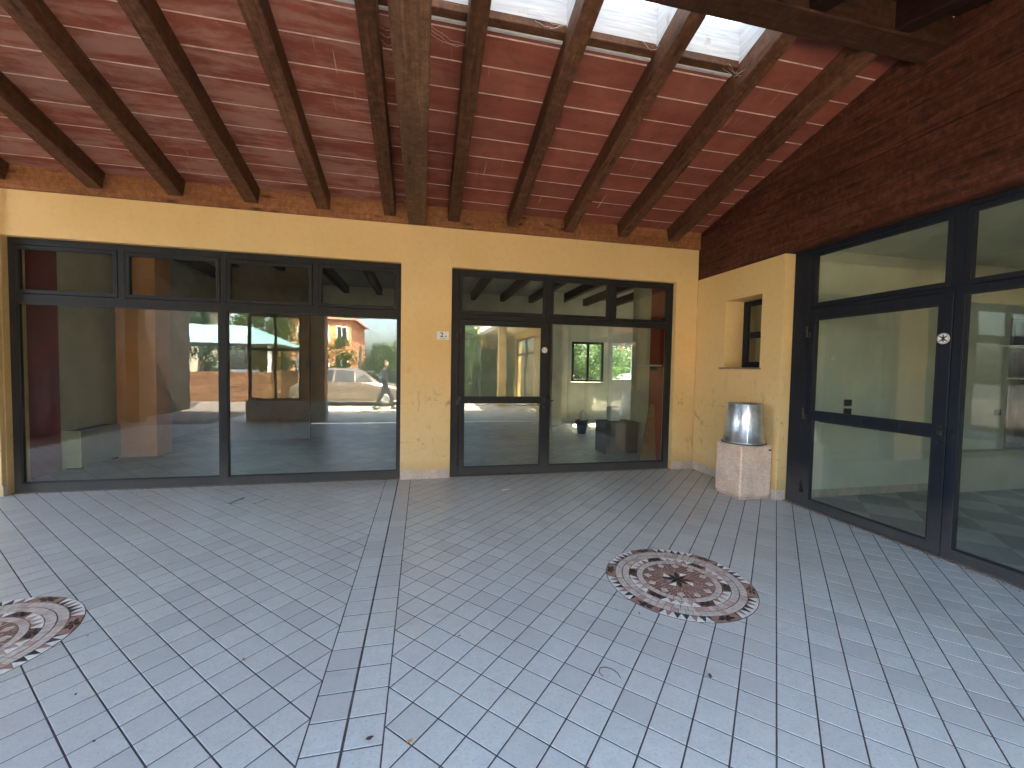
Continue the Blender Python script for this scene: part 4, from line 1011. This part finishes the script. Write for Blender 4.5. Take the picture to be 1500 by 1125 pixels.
# pavilion with pale turquoise roof, left across the paving
pv = thing('garden_pavilion', 'open pavilion with pale turquoise roof and brown parapet across the paving at left', 'pavilion', (-9.5, -9, 0))
M['turq'] = plain('shaded_turquoise_sheet', (.16, .30, .30), .5, var=.06)  # roof colour darkened to stand in for shade over the pavilion
box('parapet', (-13, -7.2, 0), (-6.2, -7.05, 1.25), M['tie'], pv); box('parapet', (-6.35, -11, 0), (-6.2, -7.21, 1.25), M['tie'], pv)
for x in (-13, -11.3, -9.6, -7.9, -6.3): box('post', (x-.06, -7.2, 1.251), (x+.06, -7.06, 2.4), M['white_paint'], pv)
for x in (-13, -9.6, -6.3): box('post', (x-.06, -11.1, 0), (x+.06, -10.98, 2.4), M['white_paint'], pv)
bm = bmesh.new(); a = [bm.verts.new(p) for p in ((-13.4, -11.4, 2.41), (-5.9, -11.4, 2.41), (-5.9, -6.8, 2.41), (-13.4, -6.8, 2.41), (-11.5, -9.1, 3.3), (-7.8, -9.1, 3.3))]
for q in ((0, 3, 2, 1), (0, 1, 5, 4), (2, 3, 4, 5), (1, 2, 5), (3, 0, 4)): bm.faces.new([a[i] for i in q])
from_bm('roof', bm, M['turq'], pv)

# cars
M['car_silver'] = plain('bronze_car_paint', (.16, .13, .11), .22, metal=.3, var=.02, bump=0); M['car_white'] = plain('white_car_paint', (.70, .70, .70), .25, var=.02, bump=0); M['car_blue'] = plain('blue_car_paint', (.05, .10, .30), .25, var=.02, bump=0)
M['car_glass'] = plain('tinted_car_glass', (.012, .015, .017), .05, var=0, bump=0); M['tyre'] = plain('tyre_rubber', (.02, .02, .02), .8); M['red_lamp'] = plain('red_lamp_glass', (.45, .02, .02), .2)
def car(x, y, rz, mat, label):
    t = thing('parked_car', label, 'car', (x, y, -.003), 'cars parked around the building', rz)
    # stations along length: x, half width at sill, z sill, z belt, half width belt, z roof, half width roof
    S = [(-2.18, .62, .34, .62, .66, .62, .60), (-2.10, .78, .26, .76, .80, .78, .68), (-1.75, .84, .22, .88, .87, 1.02, .62), (-1.25, .86, .20, .92, .89, 1.36, .60), (-.6, .87, .19, .94, .90, 1.47, .60), (.15, .87, .19, .93, .90, 1.46, .60),
         (.62, .87, .19, .92, .90, 1.30, .62), (1.12, .86, .20, .90, .88, .96, .66), (1.75, .83, .22, .80, .84, .82, .66), (2.12, .72, .28, .66, .74, .68, .60), (2.20, .58, .36, .56, .60, .57, .52)]
    bm = bmesh.new(); rings = []
    for (sx, hs, z0, zb, hb, zr, hr) in S:
        pr = [(-hs*.9, z0), (-hs, z0+.12), (-hb, (z0+zb)/2+.05), (-hb+.02, zb), (-hr, zr-.03), (-hr+.10, zr), (0, zr+.02), (hr-.10, zr), (hr, zr-.03), (hb-.02, zb), (hb, (z0+zb)/2+.05), (hs, z0+.12), (hs*.9, z0)]
        rings.append([bm.verts.new((sx, py, pz)) for py, pz in pr])
    for A, B in zip(rings, rings[1:]):
        n = len(A)
        for i in range(n): bm.faces.new((A[i], A[(i+1) % n], B[(i+1) % n], B[i]))
    bm.faces.new(rings[0][::-1]); bm.faces.new(rings[-1])
    bmesh.ops.recalc_face_normals(bm, faces=bm.faces); me = bpy.data.meshes.new('body'); bm.to_mesh(me); bm.free(); me.materials.append(mat)
    for f in me.polygons: f.use_smooth = True
    o = bpy.data.objects.new('body', me); C.objects.link(o); o.parent = t
    def quads(name, qs, m):
        bm = bmesh.new()
        for q in qs: bm.faces.new([bm.verts.new(p) for p in q])
        me = bpy.data.meshes.new(name); bm.to_mesh(me); bm.free(); me.materials.append(m); o = bpy.data.objects.new(name, me); C.objects.link(o); o.parent = t
    for s in (-1, 1):
        quads('side_window', [[(-1.55, s*.83, .97), (-.62, s*.885, .98), (-.62, s*.65, 1.40), (-1.15, s*.655, 1.33)], [(-.54, s*.885, .98), (.20, s*.885, .97), (.12, s*.65, 1.39), (-.54, s*.65, 1.41)], [(.26, s*.885, .97), (.92, s*.87, .96), (.52, s*.68, 1.27), (.18, s*.65, 1.38)]], M['car_glass'])
    quads('windscreen', [[(1.16, -.70, .97), (1.16, .70, .97), (.62, .58, 1.325), (.62, -.58, 1.325)]], M['car_glass'])
    quads('rear_window', [[(-1.80, -.64, 1.03), (-1.80, .64, 1.03), (-1.27, .56, 1.38), (-1.27, -.56, 1.38)]], M['car_glass'])
    for sx in (-1.32, 1.34):
        for s in (-1, 1):
            bm = bmesh.new(); add_cyl(bm, (sx, s*.70, .31), (sx, s*.895, .31), .31, seg=24); me = bpy.data.meshes.new('tyre'); bm.to_mesh(me); bm.free(); me.materials.append(M['tyre'])
            wo_ = bpy.data.objects.new('wheel', me); C.objects.link(wo_); wo_.parent = t
            bm = bmesh.new(); add_cyl(bm, (sx, s*.88, .31), (sx, s*.902, .31), .20, .17, seg=16); me = bpy.data.meshes.new('rim'); bm.to_mesh(me); bm.free(); me.materials.append(M['galv'])
            o = bpy.data.objects.new('rim', me); C.objects.link(o); o.parent = wo_
    for s in (-1, 1):
        quads('headlight', [[(2.135, s*.42, .60), (2.135, s*.68, .58), (2.06, s*.78, .70), (2.10, s*.46, .72)]], M['white_paint']); quads('tail_light', [[(-2.165, s*.50, .62), (-2.125, s*.74, .62), (-2.10, s*.76, .82), (-2.13, s*.52, .82)]], M['red_lamp'])
    return t
car(-2.75, -5.7, 0, M['car_silver'], 'bronze hatchback parked on the paving behind the camera, side on')
car(7.6, 14.1, R(180), M['car_white'], 'white car parked behind the building, seen through the rear door')
car(-.6, -14.5, R(8), M['car_blue'], 'blue car parked on the road beyond the hedge')

# ================================================================== LITTLE THINGS ON THE FLOOR
M['dryleaf'] = plain('dry_leaf', (.42, .20, .06), .7, var=.3, scale=20); M['deadleaf'] = plain('dead_leaf', (.05, .04, .03), .8, var=.3); M['redfoil'] = plain('red_foil', (.62, .02, .03), .35); M['twig'] = plain('twig', (.12, .07, .055), .8)
def leaf(x, y, L, mat, label, cat='leaf', rz=0, group=None):
    bm = bmesh.new(); n = 6; mid = []; lf = []; rt = []
    for i in range(n+1):
        t = i/n; xx = (t-.5)*L; ww = L*.24*math.sin(math.pi*t)**.8*(1+.2*random.uniform(-1, 1)); z = .004+L*.14*(t-.3)**2+L*.05*random.random()
        mid.append(bm.verts.new((xx, 0, z))); lf.append(bm.verts.new((xx, ww, z+L*.10))); rt.append(bm.verts.new((xx, -ww, z+L*.07)))
    for i in range(n):
        bm.faces.new((mid[i], mid[i+1], lf[i+1], lf[i])); bm.faces.new((rt[i], rt[i+1], mid[i+1], mid[i]))
    o = from_bm('fallen_leaf' if cat == 'leaf' else 'scrap', bm, mat); o.location = (x, y, .001); o.rotation_euler = (0, 0, rz)
    return tag(o, label, cat, group)
leaf(-.038, 1.737, .032, M['dryleaf'], 'orange dry leaf beside the dark leaf near the front of the tiled strip', rz=.4)
leaf(-.206, 1.784, .036, M['deadleaf'], 'dark curled leaf on the tiled strip beside the orange leaf', rz=.2)
leaf(-.92, 2.406, .030, M['dryleaf'], 'pale brown leaf lying alone left of the tiled strip', rz=2.2)
leaf(2.886, 3.94, .055, M['redfoil'], 'crumpled red scrap in front of the concrete bin', 'litter', .5)
leaf(2.91, 3.955, .035, M['white_paper'], 'tiny white scrap beside the red scrap near the bin', 'litter', 1.5)
leaf(1.071, 5.191, .09, M['white_paper'], 'white paper scrap in front of the middle door', 'litter', .1)
leaf(1.488, 1.819, .035, M['deadleaf'], 'small brown leaf on the tiles in front of the right mosaic', rz=1.1)
leaf(1.505, 1.80, .016, M['white_paper'], 'white crumb beside the small brown leaf before the right mosaic', 'litter', .1)
rr_ = random.Random(11); k = 0
while k < 46:
    x, y = rr_.uniform(-3.2, 4.3), rr_.uniform(1.15, 5.6)
    if abs(x-4.1) < .4 and y > 4.2: continue
    leaf(x, y, rr_.uniform(.008, .022), M['deadleaf'], 'tiny dark leaf crumb scattered on the grey floor tiles', 'leaf', rr_.uniform(0, 6), 'dark leaf crumbs scattered on the tiles'); k += 1
# bent twig
bm = bmesh.new(); P_ = [(.935, 1.925), (.925, 1.955), (.945, 1.985), (.975, 1.985), (1.005, 1.965), (1.02, 1.93), (1.018, 1.895)]
for a, b in zip(P_, P_[1:]): add_cyl(bm, (*a, .005), (*b, .006), .0022, .0020, 6)
o = from_bm('bent_twig', bm, M['twig']); tag(o, 'thin bent brown twig on the tiles in front of the right mosaic', 'twig')
# small flush metal cover in the tiles before the wide shopfront
fc = thing('floor_cover', 'small dark edged flush cover in the tiles before the widest shopfront', 'cover', (-1.95, 5.3, 0))
bm = bmesh.new()
for a, b, r in (((-2.13, 5.20), (-2.05, 5.40), .006), ((-2.02, 5.46), (-1.74, 5.42), .0025), ((-1.74, 5.42), (-1.82, 5.17), .002), ((-1.82, 5.17), (-2.16, 5.20), .0025)): add_cyl(bm, (*a, .0), (*b, .0), r, seg=6)
from_bm('rim', bm, M['steel_dark'], fc)
# grit gathered along the right threshold
bm = bmesh.new(); rg = random.Random(4)
for i in range(700):
    y = rg.uniform(.2, 4.25); x = 4.445-abs(rg.gauss(0, .028)); s = rg.uniform(.002, .006)
    bmesh.ops.create_icosphere(bm, subdivisions=1, radius=s, matrix=Matrix.Translation((x, y, s*.4)) @ Matrix.Diagonal((1, rg.uniform(.6, 1.6), .6, 1)))
for i in range(350):
    x = rg.uniform(-4.7, 3.9); y = D+.02-abs(rg.gauss(0, .02)); s = rg.uniform(.002, .005)
    if -.3 < x < .41: continue
    bmesh.ops.create_icosphere(bm, subdivisions=1, radius=s, matrix=Matrix.Translation((x, y, s*.4)))
o = from_bm('grit', bm, M['thresh']); tag(o, 'brown grit gathered along the shopfront thresholds', 'grit', kind='stuff')
# cobwebs under the skylights
bm = bmesh.new(); rg = random.Random(9)
def web(p, q, sag, r=.0006):
    p, q = Vector(p), Vector(q); pr = p; n = 7
    for i in range(1, n+1):
        t = i/n; c = p.lerp(q, t)+Vector((0, 0, -sag*math.sin(math.pi*t)))+Vector((rg.gauss(0, .004), rg.gauss(0, .004), rg.gauss(0, .004))); add_cyl(bm, pr, c, r, seg=4, caps=False); pr = c
for x0, x1, y, z in ((.34, .04, 3.60, 4.33), (2.90, 2.70, 3.40, 4.40), (-.36, -.21, 3.6, 4.30), (1.16, .9, 3.44, 4.52), (2.04, 1.9, 3.4, 4.50)):
    for k in range(3): web((x0, y+rg.uniform(-.04, .04), z+rg.uniform(-.05, .05)), (x1, y+rg.uniform(-.06, .06), z+rg.uniform(-.04, .08)), rg.uniform(.02, .08))
o = from_bm('cobweb', bm, M['white_paper']); tag(o, 'dusty cobweb strands hanging under the skylights', 'cobweb', kind='stuff')

# ================================================================== A PASSER-BY (seen only as a reflection)
M['dark_cloth'] = plain('dark_navy_cloth', (.022, .024, .032), .85); M['skin'] = plain('skin', (.50, .30, .21), .55, var=.05); M['hair'] = plain('dark_hair', (.03, .02, .015), .6); M['shoe'] = plain('black_shoe', (.015, .014, .014), .5)
pr = thing('person', 'person in dark jacket and trousers walking past with hands in pockets, reflected in glass', 'person', (-1.32, -3.6, -.003), None, R(90))
def skin(name, verts, edges, rads, mat, parent, lv=2):
    me = bpy.data.meshes.new(name); me.from_pydata(verts, edges, []); o = bpy.data.objects.new(name, me); C.objects.link(o)
    md = o.modifiers.new('skin', 'SKIN'); sv = me.skin_vertices[0].data if me.skin_vertices else None
    if sv is None:
        bm = bmesh.new(); bm.from_mesh(me); lay = bm.verts.layers.skin.verify(); bm.to_mesh(me); bm.free(); sv = me.skin_vertices[0].data
    for v, r in zip(sv, rads): v.radius = r if isinstance(r, tuple) else (r, r)
    sv[0].use_root = True
    s2 = o.modifiers.new('sub', 'SUBSURF'); s2.levels = lv; s2.render_levels = lv
    dg = bpy.context.evaluated_depsgraph_get(); nm = bpy.data.meshes.new_from_object(o.evaluated_get(dg)); bpy.data.objects.remove(o)
    nm.materials.clear(); nm.materials.append(mat)
    for f in nm.polygons: f.use_smooth = True
    q = bpy.data.objects.new(name, nm); C.objects.link(q); q.parent = parent; return q
# the figure faces its local -Y; x is its width
bv = [(0, 0, .95), (0, 0, 1.12), (0, .01, 1.32), (0, .01, 1.46), (0, .0, 1.53), (0, -.02, 1.62), (0, -.02, 1.70),
      (-.10, 0, .90), (-.11, -.20, .52), (-.11, -.26, .10), (-.11, -.36, .05), (.10, 0, .90), (.11, .12, .50), (.11, .36, .16), (.11, .33, .05),
      (-.19, .01, 1.43), (-.25, .05, 1.16), (-.19, -.08, .98), (.19, .01, 1.43), (.25, .05, 1.16), (.19, -.08, .98)]
be = [(0, 1), (1, 2), (2, 3), (3, 4), (4, 5), (5, 6), (0, 7), (7, 8), (8, 9), (9, 10), (0, 11), (11, 12), (12, 13), (13, 14), (3, 15), (15, 16), (16, 17), (3, 18), (18, 19), (19, 20)]
br = [(.15, .11), (.14, .10), (.17, .12), (.11, .09), .055, (.075, .09), (.07, .085), .095, .065, .045, .035, .095, .065, .045, .035, .065, .05, .04, .065, .05, .04]
skin('body', bv, be, br, M['dark_cloth'], pr)
bm = bmesh.new(); bmesh.ops.create_uvsphere(bm, u_segments=20, v_segments=14, radius=1, matrix=Matrix.Translation((0, -.03, 1.65)) @ Matrix.Diagonal((.080, .098, .120, 1)))
bmesh.ops.create_cone(bm, segments=8, radius1=.018, radius2=.006, depth=.05, cap_ends=True, matrix=Matrix.Translation((0, -.135, 1.645)) @ Matrix.Rotation(R(25), 4, 'X'))
for s in (-1, 1): bmesh.ops.create_uvsphere(bm, u_segments=8, v_segments=6, radius=1, matrix=Matrix.Translation((s*.082, -.02, 1.645)) @ Matrix.Diagonal((.012, .02, .032, 1)))
me = bpy.data.meshes.new('face'); bm.to_mesh(me); bm.free(); me.materials.append(M['skin']); o = bpy.data.objects.new('face', me); C.objects.link(o); o.parent = pr
for f in me.polygons: f.use_smooth = True
bm = bmesh.new(); bmesh.ops.create_uvsphere(bm, u_segments=20, v_segments=14, radius=1, matrix=Matrix.Translation((0, -.008, 1.68)) @ Matrix.Diagonal((.088, .102, .105, 1)))
me = bpy.data.meshes.new('hair'); bm.to_mesh(me); bm.free(); me.materials.append(M['hair']); o = bpy.data.objects.new('hair', me); C.objects.link(o); o.parent = pr
for i, (x, y, z, a) in enumerate(((-.11, -.33, .045, 0), (.11, .36, .06, 25))):
    bm = bmesh.new(); bmesh.ops.create_uvsphere(bm, u_segments=14, v_segments=8, radius=1, matrix=Matrix.Translation((x, y, z)) @ Matrix.Rotation(R(a), 4, 'X') @ Matrix.Diagonal((.05, .14, .045, 1)))
    me = bpy.data.meshes.new('shoe'); bm.to_mesh(me); bm.free(); me.materials.append(M['shoe']); o = bpy.data.objects.new('shoe', me); C.objects.link(o); o.parent = pr
